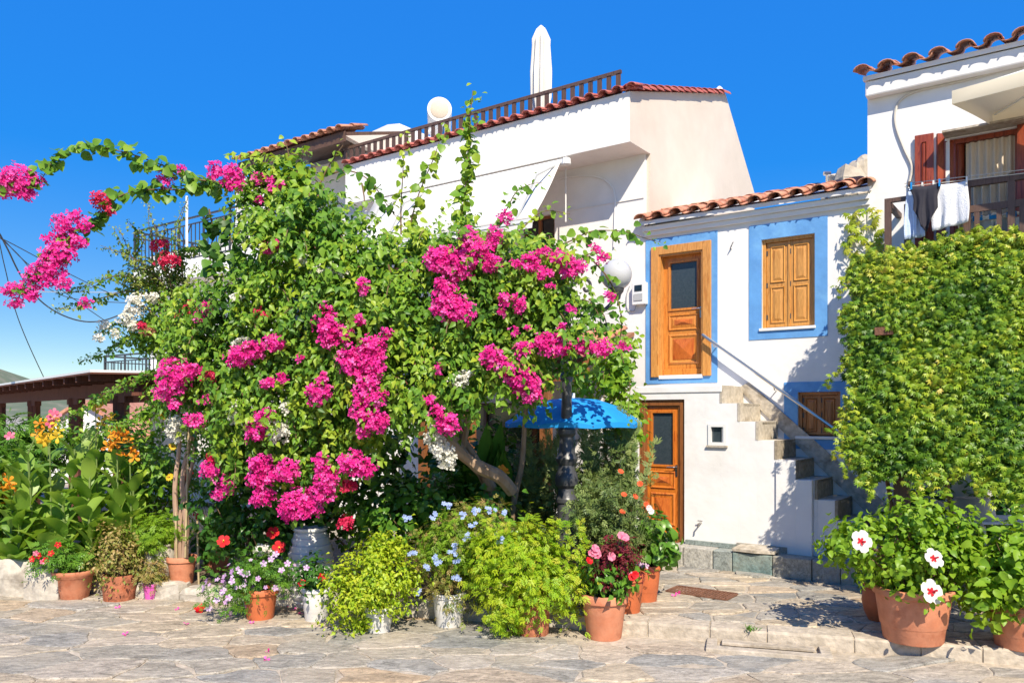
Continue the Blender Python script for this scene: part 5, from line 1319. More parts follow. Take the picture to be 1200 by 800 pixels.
MAG = '''17 210 22 16;30 226 9 7;43 212 8 6;5 222 10 8;195 210 7 10;210 199 5 4;88 252 6 6;76 264 12 12;98 264 8 6;59 279 8 5;86 284 14 7;68 298 18 13;60 312 16 13;47 325 18 13;75 330 8 8;15 340 12 7;37 345 10 6;16 355 8 5;100 355 7 4;251 200 8 9;270 204 14 10;276 217 8 7;301 210 6 5;316 210 4 4;327 218 6 6;304 234 4 4;315 290 7 6;324 283 5 5;377 227 3 3;318 221 4 4;550 280 10 12;521 302 18 12;557 296 20 14;580 277 8 11;592 255 7 5;244 360 6 6;233 371 5 5;204 440 18 20;193 459 10 10;226 434 8 7;204 472 6 5;221 491 5 5;232 492 8 6;241 467 4 4;281 418 13 11;298 410 12 9;320 402 10 8;313 448 6 6;332 443 4 4;298 507 11 10;309 490 10 10;383 361 6 5;382 381 13 14;385 398 10 9;404 390 8 8;420 374 6 5;452 389 5 5;426 335 6 8;412 422 14 16;435 408 16 12;438 425 12 14;433 444 13 12;428 463 12 12;424 482 13 12;444 466 8 8;441 493 12 13;427 504 8 7;375 458 12 10;379 443 5 5;372 468 8 6;325 400 7 8;331 441 4 4;353 420 3 3;515 304 16 13;537 312 18 14;522 342 14 14;529 361 20 14;545 367 8 7;514 433 4 4;503 468 7 5;525 496 12 12;512 480 6 6;576 309 12 8;547 366 8 11;622 307 10 8;606 309 5 4;636 295 7 5;658 302 12 8;676 314 8 9;639 320 9 6;665 320 8 5;592 350 6 5;609 355 6 9;588 365 4 4;603 387 4 4;618 384 3 3;644 335 3 3;698 291 5 4;706 302 6 5;716 347 5 4;657 383 4 4;650 405 18 11;639 400 10 8;614 410 9 9;576 418 11 12;590 428 10 8;606 438 14 12;617 449 16 12;622 462 12 8;683 405 8 7;705 408 12 8;730 406 5 4;669 361 4 3;246 550 11 9;265 568 10 10;255 579 6 5;305 543 12 9;301 560 12 10;317 557 8 9;306 582 12 10;337 551 12 12;350 590 20 16;337 604 8 7;367 593 10 9;376 543 9 10;383 560 12 12;378 576 14 10;413 543 14 12;430 548 9 9;313 485 6 5'''
for s in MAG.split(';'):
    px, py, rx, ry = map(float, s.split())
    Y = Yf(px, py)-.45
    if px < 130: Y = 8.65
    elif px < 235 and py < 240: Y = 8.95
    elif py < 240: Y = 8.75
    cluster(bo, px, py, rx, ry, 'magenta', Y)
for px, py, rx, ry in ((325, 503, 14, 13), (284, 402, 10, 5), (488, 473, 5, 5), (537, 446, 9, 7), (507, 496, 5, 5), (515, 525, 11, 10), (508, 512, 10, 8), (524, 536, 10, 12), (394, 318, 12, 4), (336, 477, 6, 6), (278, 350, 6, 5), (355, 305, 7, 5), (372, 318, 5, 4), (276, 481, 7, 13), (548, 440, 6, 5)):
    cluster(bo, px, py, rx, ry, 'white_b', Yf(px, py)-.34, label='cream white flower cluster')
for px, py, rx, ry in ((408, 569, 10, 7), (405, 612, 7, 6), (249, 536, 6, 6), (307, 370, 8, 6), (245, 440, 9, 6)):
    cluster(bo, px, py, rx, ry, 'crimson', Yf(px, py)-.36, label='crimson flower cluster')
for px, py, rx, ry in ((246, 453, 10, 9), (224, 465, 9, 6)): cluster(bo, px, py, rx, ry, 'brown_b', Yf(px, py)-.1, label='dried brown flower cluster')

# ------------------------------------------------------------------ pale bougainvillea on the left, in a terracotta pot
def lathe_pot(root, c, r, h, mat, style='flare', soil=True, name='pot'):
    """pot as a lathe with a wall thickness, rim and soil"""
    x, y, z = c; t = .018
    if style == 'flare': pr = [(.70*r, 0), (.72*r, .01), (.90*r, h*.78), (.91*r, h*.80), (1.0*r, h*.82), (1.0*r, h*.99), (.985*r, h), (.90*r, h), (.88*r, h*.86), (.80*r, h*.5)]
    elif style == 'band': pr = [(.72*r, 0), (.74*r, .01), (.79*r, h*.28), (.80*r, h*.29), (.82*r, h*.31), (.93*r, h*.86), (1.0*r, h*.88), (1.0*r, h*.98), (.97*r, h), (.88*r, h), (.86*r, h*.88), (.80*r, h*.5)]
    elif style == 'straight': pr = [(.88*r, 0), (.9*r, .01), (.95*r, h*.4), (1.0*r, h*.96), (.98*r, h), (.90*r, h), (.88*r, h*.86), (.84*r, h*.5)]
    elif style == 'wide': pr = [(.62*r, 0), (.66*r, .012), (.74*r, h*.3), (.76*r, h*.32), (.86*r, h*.76), (1.0*r, h*.84), (1.05*r, h*.97), (1.03*r, h), (.90*r, h), (.86*r, h*.86), (.78*r, h*.5)]
    else: pr = [(.55*r, 0), (.6*r, .01), (.85*r, h*.25), (1.0*r, h*.55), (.92*r, h*.82), (.8*r, h*.9), (.95*r, h*.96), (.95*r, h), (.78*r, h), (.75*r, h*.85)]
    p = MB().lathe(pr, c, 28, cap=False)
    p.add([(x+pr[0][0]*math.cos(2*math.pi*i/28), y+pr[0][0]*math.sin(2*math.pi*i/28), z+.001) for i in range(28)], [tuple(range(27, -1, -1))])
    o = p.build(name, mat, root, smooth=True)
    if soil: MB().lathe([(.01, h*.885), (.86*r*.98, h*.88)], c, 20, cap=False).build('soil', M['soil'], root)
    return o
def potroot(name, label, px, py, z, cat='potted plant'):
    Y = gY(py, z); c = W(px, py, Y); c[2] = z
    return Root(name, label, cat, tuple(c)), c, Y/FPX
b2, c2, k2 = potroot('potted_bougainvillea', 'pale leaved bougainvillea with white and crimson flowers staked in a terracotta pot', 213, 683, .02, 'bougainvillea')
Y2 = c2[1]
lathe_pot(b2, c2, 17*k2, 32*k2, M['terra'])
for l, r in (([(208, 662), (207, 620), (205, 570), (210, 520), (208, 470), (200, 420), (190, 370), (180, 320), (177, 270)], .035), ([(216, 662), (218, 610), (214, 560), (226, 500), (224, 450), (210, 400), (205, 340)], .042), ([(211, 662), (212, 600), (226, 540), (228, 480), (216, 420), (190, 380), (160, 350)], .03)):
    p = smooth_path([W(a, b, Y2) for a, b in l], 5); MB().tube(p, list(np.linspace(r, r*.3, len(p))), 7).build('stem', M['bark_pale'], b2, smooth=True)
for a, b, c_, d_2 in ((217, 655, 223, 430), (233, 690, 231, 610), (207, 662, 206, 600)): MB().tube([W(a, b, Y2-.05), W(c_, d_2, Y2-.08)], .012, 6).build('stake', M['bamboo'], b2)
SP2 = [([(220, 400), (200, 340), (190, 300), (180, 268), (172, 236)], .035), ([(215, 390), (212, 330), (205, 280), (215, 245), (221, 234)], .035), ([(205, 350), (180, 320), (155, 300), (140, 275), (134, 262)], .04), ([(190, 330), (165, 310), (145, 300), (120, 288)], .035), ([(195, 360), (160, 328), (130, 322), (100, 334), (66, 342)], .045), ([(195, 370), (165, 340), (130, 345), (95, 358), (62, 364)], .045),
       ([(205, 400), (180, 375), (150, 395), (125, 412), (92, 426)], .045), ([(205, 440), (180, 435), (150, 445), (120, 462), (90, 478), (70, 492)], .05), ([(210, 470), (185, 470), (160, 490), (135, 500), (112, 508)], .05), ([(215, 420), (225, 380), (218, 340), (230, 310)], .04), ([(205, 380), (190, 350), (180, 330), (165, 315)], .045), ([(210, 350), (200, 320), (192, 290), (195, 265)], .04),
       ([(185, 400), (165, 380), (140, 378), (115, 388)], .05), ([(212, 430), (195, 400), (176, 370), (160, 340), (150, 310)], .045), ([(160, 300), (165, 275), (150, 262)], .04), ([(205, 330), (215, 300), (232, 290), (250, 300), (262, 306)], .06)]
for pts, sz in SP2:
    for rep in range(2):
        q = [(a+gB.normal()*3*(1 if 0 < i < len(pts)-1 else .4), b+gB.normal()*3) for i, (a, b) in enumerate(pts)]
        spray(b2, q, Y2+gB.normal()*.12, Y2-.15+gB.normal()*.2, sz*1.35, .38+.2*gB.random(), M['lf_pale'] if pts[-1][1] < 400 and rep == 0 else M['lf_boug'], .022, TL, .008, .028, dens=2)
bush([Ell(165, 240, 335, 440, Y2+.05, .35), Ell(150, 230, 360, 415, Y2, .3), Ell(170, 250, 430, 515, Y2+.1, .35)], 4600, 80, .16, TL, .065, M['lf_boug'], b2, 'leaves')
bush([Ell(150, 205, 300, 350, Y2, .2)], 500, 16, .13, TL, .06, M['lf_pale'], b2, 'pale_leaves')
for px, py, rx, ry in ((158, 358, 9, 12), (178, 349, 6, 6), (149, 373, 9, 8), (122, 381, 6, 4), (116, 395, 6, 4), (156, 382, 5, 4), (135, 390, 5, 4), (217, 393, 6, 6), (214, 408, 8, 7), (222, 380, 5, 5), (206, 502, 10, 13), (254, 343, 6, 3)): cluster(b2, px, py, rx, ry, 'white_b', Y2-.35, label='white flower cluster')
for px, py, rx, ry in ((186, 287, 10, 6), (197, 304, 12, 7), (218, 366, 11, 11), (167, 381, 5, 4), (118, 234, 9, 9), (128, 248, 4, 4)): cluster(b2, px, py, rx, ry, 'crimson', Y2-.38 if px > 130 else 8.8, label='crimson flower cluster') if px > 130 else cluster(bo, px, py, rx, ry, 'crimson', 8.75, label='crimson flower cluster')
cluster(b2, 174, 387, 7, 6, 'brown_b', Y2-.35)

# ================================================================== CREEPER ON THE BALCONY
cr_ = Root('creeper_curtain', 'thick green creeper hanging like a curtain from the brown balcony', 'creeper', (fu(1057, 1.2), 1.2, 0), True)
gC = np.random.default_rng(31)
vtop = [(985, 335), (995, 312), (1010, 298), (1035, 296), (1060, 291), (1085, 285), (1110, 277), (1150, 270), (1200, 272), (1260, 270), (1330, 270)]
vbot = [(985, 470), (992, 535), (1002, 558), (1030, 566), (1060, 556), (1100, 558), (1130, 550), (1160, 568), (1200, 585), (1260, 590), (1330, 590)]
vt = lambda px: np.interp(px, [a for a, b in vtop], [b for a, b in vtop]); vbm = lambda px: np.interp(px, [a for a, b in vbot], [b for a, b in vbot])
P = []; Nn = []; Hh = []
def vsurf(px, py):  # outward lean shaped so the creeper's shadow reaches the stair wall
    t = min(1, max(0, (py-265)/320)); e = max(0, 1-max(0, px-985)/45.0); return .88+1.5*t+.12*math.sin(t*3.1)-.30*e*e+.06*math.sin(px*.07+py*.043)*math.cos(py*.05-px*.03)+.05*math.sin(px*.23-py*.05)*math.sin(py*.19+px*.07)
nC = 0
while nC < 19000:
    px = gC.uniform(982, 1325); py = gC.uniform(255, 605)
    if px < 991+7*math.sin(py*.045)+6*math.sin(py*.11+1)+4*math.sin(py*.31): continue
    if py < vt(px)-3+5*math.sin(px*.3) or py > vbm(px)+7*math.sin(px*.23)+5*math.sin(px*.07): continue
    v = vsurf(px, py)-abs(gC.normal())*.13; q = np.array([fu(px, v), v, fz(px, py, v)])
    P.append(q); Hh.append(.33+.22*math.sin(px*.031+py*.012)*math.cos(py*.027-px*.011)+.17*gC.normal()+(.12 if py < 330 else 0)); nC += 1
# left end and top of the mass (depth towards the wall)
for i in range(2600):
    t = gC.random(); py = 300+t*250; vmx = vsurf(1010, py); v = .1+(vmx-.1)*gC.random()**.6; u0_ = fu(998-6*math.sin(t*3), vmx); z_ = fz(998, py, vmx)
    P.append(np.array([u0_+abs(gC.normal())*.10, v, z_])); Hh.append(.4+.2*gC.normal())
for i in range(1800):
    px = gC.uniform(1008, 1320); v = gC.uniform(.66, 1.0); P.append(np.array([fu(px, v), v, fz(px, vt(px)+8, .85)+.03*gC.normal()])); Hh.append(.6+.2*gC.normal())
for i in range(46):   # loose trailing ends along the foot and the left side
    if i < 30: px, py = gC.uniform(1000, 1320), 0; py = vbm(px)-6; v = vsurf(px, py)
    else: py = gC.uniform(320, 540); px = 992; v = vsurf(px, py)
    q = np.array([fu(px, v), v, fz(px, py, v)]); d = np.array([gC.normal()*.25-(.35 if i >= 30 else 0), .25, -.8]); L_ = gC.uniform(.12, .38)
    for t in np.linspace(0, L_, int(L_/.018)): P.append(q+d*t+gC.normal(size=3)*.018); Hh.append(.55+.2*gC.normal())
P = np.array(P); nC = len(P)
fn = np.array([-.1, 1.0, .45])
nr = fn*.75+rdir(nC, gC)*.75; tp = np.array([0, .45, -.8])+rdir(nC, gC)*.7
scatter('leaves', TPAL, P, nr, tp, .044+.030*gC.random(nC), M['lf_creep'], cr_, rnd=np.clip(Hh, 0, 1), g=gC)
mb = MB()
for i in range(26):
    px = gC.uniform(1005, 1300); p0 = np.array([fu(px, 1.95), 1.95, fz(px, 560, 1.95)]); p1 = np.array([p0[0]+gC.normal()*.3, .80, 3.75]); mb.tube([p0, (p0+p1)/2+gC.normal(size=3)*.05, p1], [.012, .01, .006], 5)
for px in (1040, 1075, 1110): mb.tube([(fu(px, 1.8), 1.75, 0), (fu(px, 1.8)+.1, 1.8, .7), (fu(px, 1.8)-.05, 1.75, 1.6)], [.03, .025, .02], 6)
mb.build('stems', M['twig'], cr_)
P = []
for i in range(4200):
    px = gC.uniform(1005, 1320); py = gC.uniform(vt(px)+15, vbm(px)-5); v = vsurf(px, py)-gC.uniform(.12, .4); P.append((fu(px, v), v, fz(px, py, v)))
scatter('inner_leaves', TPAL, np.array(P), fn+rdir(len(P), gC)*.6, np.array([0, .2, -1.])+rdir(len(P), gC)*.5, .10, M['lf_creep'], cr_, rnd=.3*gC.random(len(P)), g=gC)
# shoots climbing the wall to the left of the balcony
for pts in ([(1030, 300), (1018, 285), (1005, 272), (998, 262), (1000, 250), (1012, 246)], [(1030, 290), (1026, 270), (1022, 255), (1030, 248)], [(1004, 262), (996, 275), (992, 290), (1000, 300)], [(1025, 300), (1012, 300), (1000, 312), (990, 322)]):
    p = smooth_path([(fu(a, .08), .08, fz(a, b, .08)) for a, b in pts], 6); s2 = MB().tube(p, .006, 4).build('shoot', M['stem'], cr_)
    q = np.repeat(strand_pts(p, .05), 2, axis=0); q = q+gC.normal(size=q.shape)*.03; n = len(q)
    scatter('shoot_leaves', TPAL, q, fn+rdir(n, gC)*.5, np.array([0, .3, -.8])+rdir(n, gC)*.7, .08+.03*gC.random(n), M['lf_creep'], cr_, rnd=.5+.4*gC.random(n), g=gC).parent = s2
bx_ = Root('wall_box', 'small brown tin letter box poking out of the creeper', 'box', (fu(1037, 1.45), 1.45, fz(1037, 390, 1.45)), True)
z0_ = fz(1037, 393, 1.5); z1_ = fz(1037, 379, 1.5)
MB().prism([(1.2, z0_), (1.60, z0_), (1.60, z1_-.05), (1.2, z1_)], 0, fu(1026, 1.55), fu(1047, 1.55)).build('body', M['rust'], bx_)
# things in the shade below the creeper
tb = Root('folding_table', 'blue grey table half hidden behind the hibiscus pots', 'table', (5.2, 8.9, 0))
tz = CZ-(607-HOR)/FPX*8.9
MB().box(4.3, 6.2, 8.6, 9.2, tz-.03, tz).build('top', M['towel_b'], tb, bevel=.006)
for a in (4.4, 6.1):
    for b in (8.7, 9.1): MB().box(a-.02, a+.02, b-.02, b+.02, 0, tz-.03).build('leg', M['metal'], tb)
tub = Root('plastic_tub', 'upturned grey plastic tub standing on the table', 'tub', (*W(1139, 600, 8.9)[:2], tz))
c = W(1139, 600, 8.9); MB().lathe([(.245, tz), (.24, tz+.02), (.2, tz+.2), (.17, tz+.23)], (c[0], c[1], 0), 20).build('body', M['grey_pl'], tub, smooth=True)
bd_ = Root('leaning_board', 'pale board propped slanting against the table', 'board', tuple(W(1120, 610, 8.5)*[1, 1, 0]))
MB().obox(W(1092, 585, 8.75), W(1152, 616, 8.5), .12, .035).build('plank', M['grey_pl'], bd_)
MB().obox(W(1152, 616, 8.5), W(1156, 700, 8.4)*np.array([1, 1, 0])+np.array([0, 0, 0.01]), .04, .035, up=(0, 1, 0)).build('prop', M['grey_pl'], bd_)
sh = Root('shade_shrub', 'dark leafy shrub in the shade under the creeper', 'shrub', tuple(W(1170, 640, 8.9)*[1, 1, 0]))
bush([Ell(1040, 1240, 560, 690, 9.7, .35)], 1500, 40, .25, TLB, .11, M['lf_dark'], sh)

# ================================================================== POTTED PLANTS AND SHRUBS
def potted(name, label, px, py, z, wpx, hpx, mat, style, cat='potted plant'):
    r_, c, k = potroot(name, label, px, py, z, cat); lathe_pot(r_, c, wpx/2*k, hpx*k, mat, style); return r_, c, k
def tops(ells, n):
    out = []
    for i in range(n):
        e = ells[i % len(ells)]; d = rdir(1)[0]; d[2] = abs(d[2]); out.append(e.c+d*e.r*.75)
    return out
FRONT = np.array([.12, -.85, .4])
def blooms(root, lst, Y, r, mat, cmat=None, name='flower', k=5, w=.75, cup=.25, jit=.35):
    sk_ = MB(); b_ = root.base+np.array([0, 0, .22])
    for px, py in lst:
        t_ = W(px, py, Y)-FRONT*.02; sk_.tube([b_+rng.normal(size=3)*.03, (b_+t_)/2+np.array([0, .04, .06]), t_], .004, 4)
    sk_.build('flower_stalks', M['stem'], root, kind='stuff')
    for px, py in lst: bloom(root, W(px, py, Y), FRONT+rdir(1)[0]*jit, r, M[mat], M[cmat] if cmat else None, name, k, w, cup)
def sprinkle(root, ells, n, size, mat, name='small_flowers', front=True, T=TBL):
    P = []; Nn = []
    for i in range(n):
        e = ells[i % len(ells)]; d = rdir(1)[0]
        if front: d[1] = -abs(d[1])
        P.append(e.c+d*e.r*(1.0+.06*rng.random())); Nn.append(d)
    P = np.array(P); Nn = np.array(Nn)+np.array([0, -.3, .4])+rdir(n)*.3
    return scatter(name, T, P, Nn, rdir(n), size*(.75+.5*rng.random(n)), M[mat], root)
# 1 terracotta trough pot by the border wall
r_, c, k = potted('potted_dianthus', 'pink terracotta pot with red and white dianthus beside the low stone wall', 87, 701, LOW, 46, 34, M['terra'], 'wide')
E = [Ell(42, 96, 638, 672, c[1]-.05, .22)]; bush(E, 420, 22, .11, TSPR, .10, M['lf_mid'], r_); stems(c+[0, 0, .25], tops(E, 8), .006, M['stem'], r_)
blooms(r_, [(46, 651), (38, 655), (54, 656), (68, 638), (60, 648)], c[1]-.3, .04, 'red', 'yelcentre'); blooms(r_, [(42, 648), (50, 658)], c[1]-.32, .035, 'pinkrose')
# 2 rusty pot with bronze bush
r_, c, k = potted('potted_bronze_bush', 'rusty cylindrical pot with a twiggy bronze and green bush', 140, 702, LOW, 38, 30, M['terra_old'], 'straight')
E = [Ell(104, 168, 612, 690, c[1]+.05, .30)]; bush(E, 2600, 70, .12, TL, .042, M['lf_rust'], r_, up=.3); stems(c+[0, 0, .25], tops(E, 16), .007, M['twig'], r_)
# 3 pink pot
r_, c, k = potted('potted_seedling', 'tiny magenta plastic pot with a small green plant', 177, 702, LOW, 18, 19, M['pot_pink'], 'flare')
E = [Ell(164, 194, 656, 686, c[1], .15)]; bush(E, 380, 18, .07, TSPR, .07, M['lf_rust'], r_); stems(c+[0, 0, .15], tops(E, 6), .005, M['stem'], r_)
# 4 beige urn
r_, c, k = potted('urn_planter', 'weathered beige stone urn with a bright green bushy plant', 188, 682, .02, 36, 46, M['pot_beige'], 'urn')
E = [Ell(160, 212, 606, 645, c[1], .3)]; bush(E, 1500, 40, .11, TSPR6, .085, M['lf_bright'], r_); stems(c+[0, 0, .4], tops(E, 8), .006, M['stem'], r_)
# 5 pot with geraniums behind
r_, c, k = potted('potted_geranium', 'terracotta trough pot with red geraniums behind the staked bougainvillea', 254, 668, .02, 36, 30, M['terra'], 'flare')
E = [Ell(232, 276, 622, 652, c[1], .25)]; bush(E, 420, 20, .1, TROUND, .07, M['lf_dark'], r_); stems(c+[0, 0, .25], tops(E, 6), .006, M['stem'], r_)
blooms(r_, [(263, 632), (258, 637), (266, 637)], c[1]-.28, .05, 'red', None); blooms(r_, [(233, 608), (230, 603), (219, 592), (217, 598), (219, 558), (223, 553), (216, 561)], c[1]-.3, .045, 'red')
# 6 petunia pot
r_, c, k = potted('potted_petunia', 'orange terracotta pot spilling lilac petunias to one side', 305, 725, LOW, 42, 37, M['terra_or'], 'flare')
E = [Ell(240, 300, 668, 716, c[1]-.02, .26), Ell(262, 350, 650, 695, c[1], .3)]; bush(E, 1500, 60, .12, TSPR, .07, M['lf_mid'], r_); stems(c+[0, 0, .3], tops(E, 14), .006, M['stem'], r_)
sprinkle(r_, E, 40, .03, 'lilac', 'petunias')
for p_ in ((262, 692), (254, 703), (282, 670), (318, 655), (323, 649), (272, 681), (245, 712), (337, 660), (290, 672), (268, 700), (330, 668), (309, 660)): bloom(r_, W(p_[0], p_[1], c[1]-.3), FRONT+rdir(1)[0]*.3, .038, M['lilac'], None)
# 7 white ribbed amphora
r_, c, k = potroot('white_amphora', 'tall white ribbed amphora urn among the pots', 364, 710, LOW+.005, 'urn')
R0 = 27*k; pr = []
H_am = 93*k
env = [(.58, 0), (.78, .12), (.97, .36), (1.0, .52), (.95, .68), (.84, .82), (.70, .93)]
for i in range(64):
    t = i/63*.93; rr2 = np.interp(t, [b for a, b in env], [a for a, b in env]); pr.append((R0*rr2*(1+.05*((i % 6)/5-.5)), t*H_am))
pr += [(R0*.60, .95*H_am), (R0*.74, .965*H_am), (R0*.74, .995*H_am), (R0*.58, H_am), (R0*.52, .9*H_am)]
MB().lathe(pr, c, 28, cap=False).build('body', M['pot_white'], r_, smooth=True).modifiers['es'].split_angle = R(30)
MB().lathe([(.01, H_am*.93), (R0*.53, H_am*.93)], c, 16, cap=False).build('soil', M['soil'], r_)
# 8 white pot with red flowers
r_, c, k = potted('potted_pansy', 'white pot with red flowered trailing plant in front of the amphora', 371, 727, LOW, 36, 40, M['pot_white'], 'band')
E = [Ell(346, 392, 656, 690, c[1], .2)]; bush(E, 420, 22, .1, TL, .065, M['lf_dark'], r_); stems(c+[0, 0, .3], tops(E, 8), .006, M['stem'], r_)
blooms(r_, [(377, 676), (354, 683)], c[1]-.24, .045, 'red', 'dkcentre'); blooms(r_, [(359, 665)], c[1]-.22, .035, 'lilac')
# 9 chartreuse bush
r_, c, k = potted('potted_lime_bush', 'white pot almost hidden under a dome of chartreuse leaves', 444, 739, LOW, 36, 30, M['pot_white'], 'band')
E = [Ell(384, 440, 660, 735, c[1]-.02, .34), Ell(410, 492, 640, 712, c[1], .42), Ell(425, 470, 626, 660, c[1]+.05, .3)]; bush(E, 6200, 170, .12, TL, .047, M['lf_lime'], r_, up=.55); stems(c+[0, 0, .25], tops(E, 16), .007, M['stem'], r_)
# 10 plumbago
r_, c, k = potted('potted_plumbago', 'white pot with loose plumbago bush of pale blue flowers', 526, 733, LOW, 40, 40, M['pot_white'], 'band')
E = [Ell(484, 560, 605, 690, c[1], .36), Ell(520, 600, 588, 650, c[1]+.1, .36), Ell(505, 548, 690, 718, c[1]-.1, .15)]; bush(E, 1500, 80, .14, TSPR, .08, M['lf_rust'], r_, rnd_=.8); stems(c+[0, 0, .3], tops(E, 20), .006, M['twig'], r_)
bush([Ell(490, 590, 600, 680, c[1]+.05, .34)], 2200, 90, .14, TSPR, .075, M['lf_bright'], r_, 'young_foliage')
for px, py in ((512, 655), (501, 665), (533, 638), (534, 655), (530, 649), (553, 614), (542, 603), (574, 597), (580, 627), (563, 659), (588, 632), (490, 694), (535, 677), (509, 604), (474, 608), (556, 600), (510, 657), (547, 628), (523, 591), (595, 600), (484, 648)):
    for j in range(4): bloom(r_, W(px+rng.normal()*2.5, py+rng.normal()*2, c[1]-.36), FRONT+rdir(1)[0]*.5, .026, M['skyblue'], None)
# 11 feathery bush
r_, c, k = potted('potted_feathery_bush', 'terracotta pot under a wide feathery yellow green shrub', 624, 742, LOW, 42, 46, M['terra_old'], 'straight')
E = [Ell(556, 640, 640, 735, c[1]-.02, .4), Ell(600, 690, 636, 720, c[1], .42), Ell(570, 660, 612, 680, c[1]+.05, .4), Ell(550, 590, 620, 690, c[1]+.05, .3)]; bush(E, 4300, 190, .13, TSPR6, .085, M['lf_feather'], r_, up=.6, hang=-.1); stems(c+[0, 0, .3], tops(E, 24), .007, M['twig'], r_)
for px in (575, 590, 640, 665, 680, 606):   # plumes above the outline
    q = strand_pts(smooth_path([W(px, 660, c[1]), W(px+3, 635, c[1]), W(px+10*rng.normal(), 612, c[1]-.05)], 4), .03); n = len(q)*3; q = np.repeat(q, 3, axis=0)+rng.normal(size=(n, 3))*.02
    scatter('plume', TSPR6, q, FRONT+rdir(n)*.6, np.array([0, 0, .5])+rdir(n)*.7, .075, M['lf_feather'], r_)
# 12 terracotta pot with roses and maroon foliage
r_, c, k = potted('potted_rose', 'plain terracotta pot with pink roses and maroon foliage at the terrace kerb', 708, 746, LOW, 56, 52, M['terra'], 'flare')
E = [Ell(682, 742, 645, 698, c[1], .28)]; bush(E, 700, 36, .12, TL, .075, M['lf_mid'], r_); stems(c+[0, 0, .4], tops(E, 12), .007, M['twig'], r_)
bush([Ell(705, 745, 640, 690, c[1]-.08, .22)], 420, 22, .11, TSPR, .12, M['lf_red'], r_, 'maroon_foliage')
blooms(r_, [(698, 646), (694, 649), (700, 650), (716, 652), (728, 628), (732, 630), (742, 675), (697, 643)], c[1]-.3, .045, 'pinkrose', None, 'rose', 7, .8, .45)
blooms(r_, [(741, 676), (744, 673), (690, 657)], c[1]-.32, .04, 'red', None, 'rose', 7, .8, .45)
MB().tube([c+[-.1, -.05, .4], c+[-.06, -.06, .78]], .008, 6).build('stake', M['bamboo'], r_)
# 13, 14 pots on the terrace behind
r_, c, k = potted('potted_lantana', 'orange pot with coral lantana bush between lamp post and lower door', 734, 716, 0, 44, 46, M['terra_or'], 'flare')
E = [Ell(672, 756, 562, 660, c[1]+.1, .36)]; bush(E, 2600, 90, .14, TSPR, .085, M['lf_olive'], r_, rnd_=.8); stems(c+[0, 0, .35], tops(E, 16), .006, M['twig'], r_)
blooms(r_, [(731, 580), (744, 582), (727, 553), (729, 600), (757, 591), (750, 567), (760, 595)], c[1]-.25, .034, 'coral', None, 'lantana_head', 8, .7, .5)
blooms(r_, [(760, 595), (763, 599)], c[1]-.28, .034, 'white_p', None, 'lantana_head', 8, .7, .5)
r_, c, k = potted('potted_citrus', 'orange pot with glossy green leafy plant by the lower door', 753, 704, 0, 44, 44, M['terra_or'], 'band')
E = [Ell(738, 786, 602, 664, c[1], .26)]; bush(E, 520, 34, .13, TLB, .115, M['lf_mid'], r_, lvar=.25); stems(c+[0, 0, .35], tops(E, 12), .007, M['stem'], r_)
blooms(r_, [(752, 662), (757, 663), (748, 661)], c[1]-.27, .035, 'lilac')
# right-hand hibiscus pots
r_, c, k = potted('potted_hibiscus', 'large terracotta pot with white red-centred hibiscus', 1070, 749, 0, 88, 62, M['terra'], 'band')
E = [Ell(1005, 1125, 615, 695, c[1], .42), Ell(966, 1030, 600, 665, c[1]+.05, .25), Ell(1040, 1110, 582, 640, c[1]+.05, .3), Ell(1085, 1140, 600, 660, c[1], .25)]
bush(E, 3200, 150, .14, TLB, .064, M['lf_bright'], r_, lvar=.4); stems(c+[0, 0, .4], tops(E, 22), .009, M['twig'], r_)
for px, py, rr2 in ((1009, 634, .105), (1094, 654, .095), (1091, 693, .115)):
    bloom(r_, W(px, py, c[1]-.46), FRONT+rdir(1)[0]*.15, rr2, M['white_p'], M['redcentre'], 'hibiscus_flower', 5, .95, .12)
    bloom(r_, W(px, py, c[1]-.475), FRONT, rr2*.36, M['red'], None, 'flower_eye', 5, .6, .15)
r_, c, k = potted('potted_shrub', 'orange pot half hidden behind the big hibiscus pot', 1030, 727, 0, 38, 44, M['terra_or'], 'urn')
E = [Ell(1012, 1060, 640, 690, c[1]+.05, .25)]; bush(E, 380, 24, .12, TLB, .08, M['lf_mid'], r_)
r_, c, k = potted('potted_hibiscus', 'terracotta pot with leafy flowerless hibiscus at the terrace edge', 1196, 757, 0, 72, 52, M['terra'], 'band')
E = [Ell(1128, 1215, 622, 712, c[1], .4), Ell(1170, 1260, 608, 690, c[1], .4), Ell(1130, 1180, 680, 725, c[1]-.1, .2)]; bush(E, 2100, 120, .15, TLB, .082, M['lf_bright'], r_, lvar=.4); stems(c+[0, 0, .4], tops(E, 16), .009, M['twig'], r_)

# ---- shrubs rooted in the bed
def shrub(name, label, ells, n, cl, cr, T, L, mat, cat='shrub', twn=14, twm='twig', **kw):
    c = np.mean([e.c for e in ells], 0); r_ = Root(name, label, cat, (c[0], c[1], 0)); bush(ells, n, cl, cr, T, L, M[mat], r_, **kw)
    stems(np.array([c[0], c[1], 0]), tops(ells, twn), .012, M[twm], r_); return r_, c
r_, c = shrub('red_hibiscus', 'dark glossy hibiscus shrub with red flowers under the bougainvillea', [Ell(228, 300, 545, 655, 9.6, .4), Ell(270, 352, 580, 670, 9.35, .4), Ell(235, 330, 510, 600, 9.8, .4), Ell(350, 420, 560, 650, 9.5, .35)], 3300, 130, .18, TLB, .085, 'lf_dark')
for px, py in ((320, 624), (327, 641), (262, 634)): bloom(r_, W(px, py, 8.9), FRONT+rdir(1)[0]*.2, .078, M['red'], M['yelcentre'], 'hibiscus_flower', 5, .9, .15)
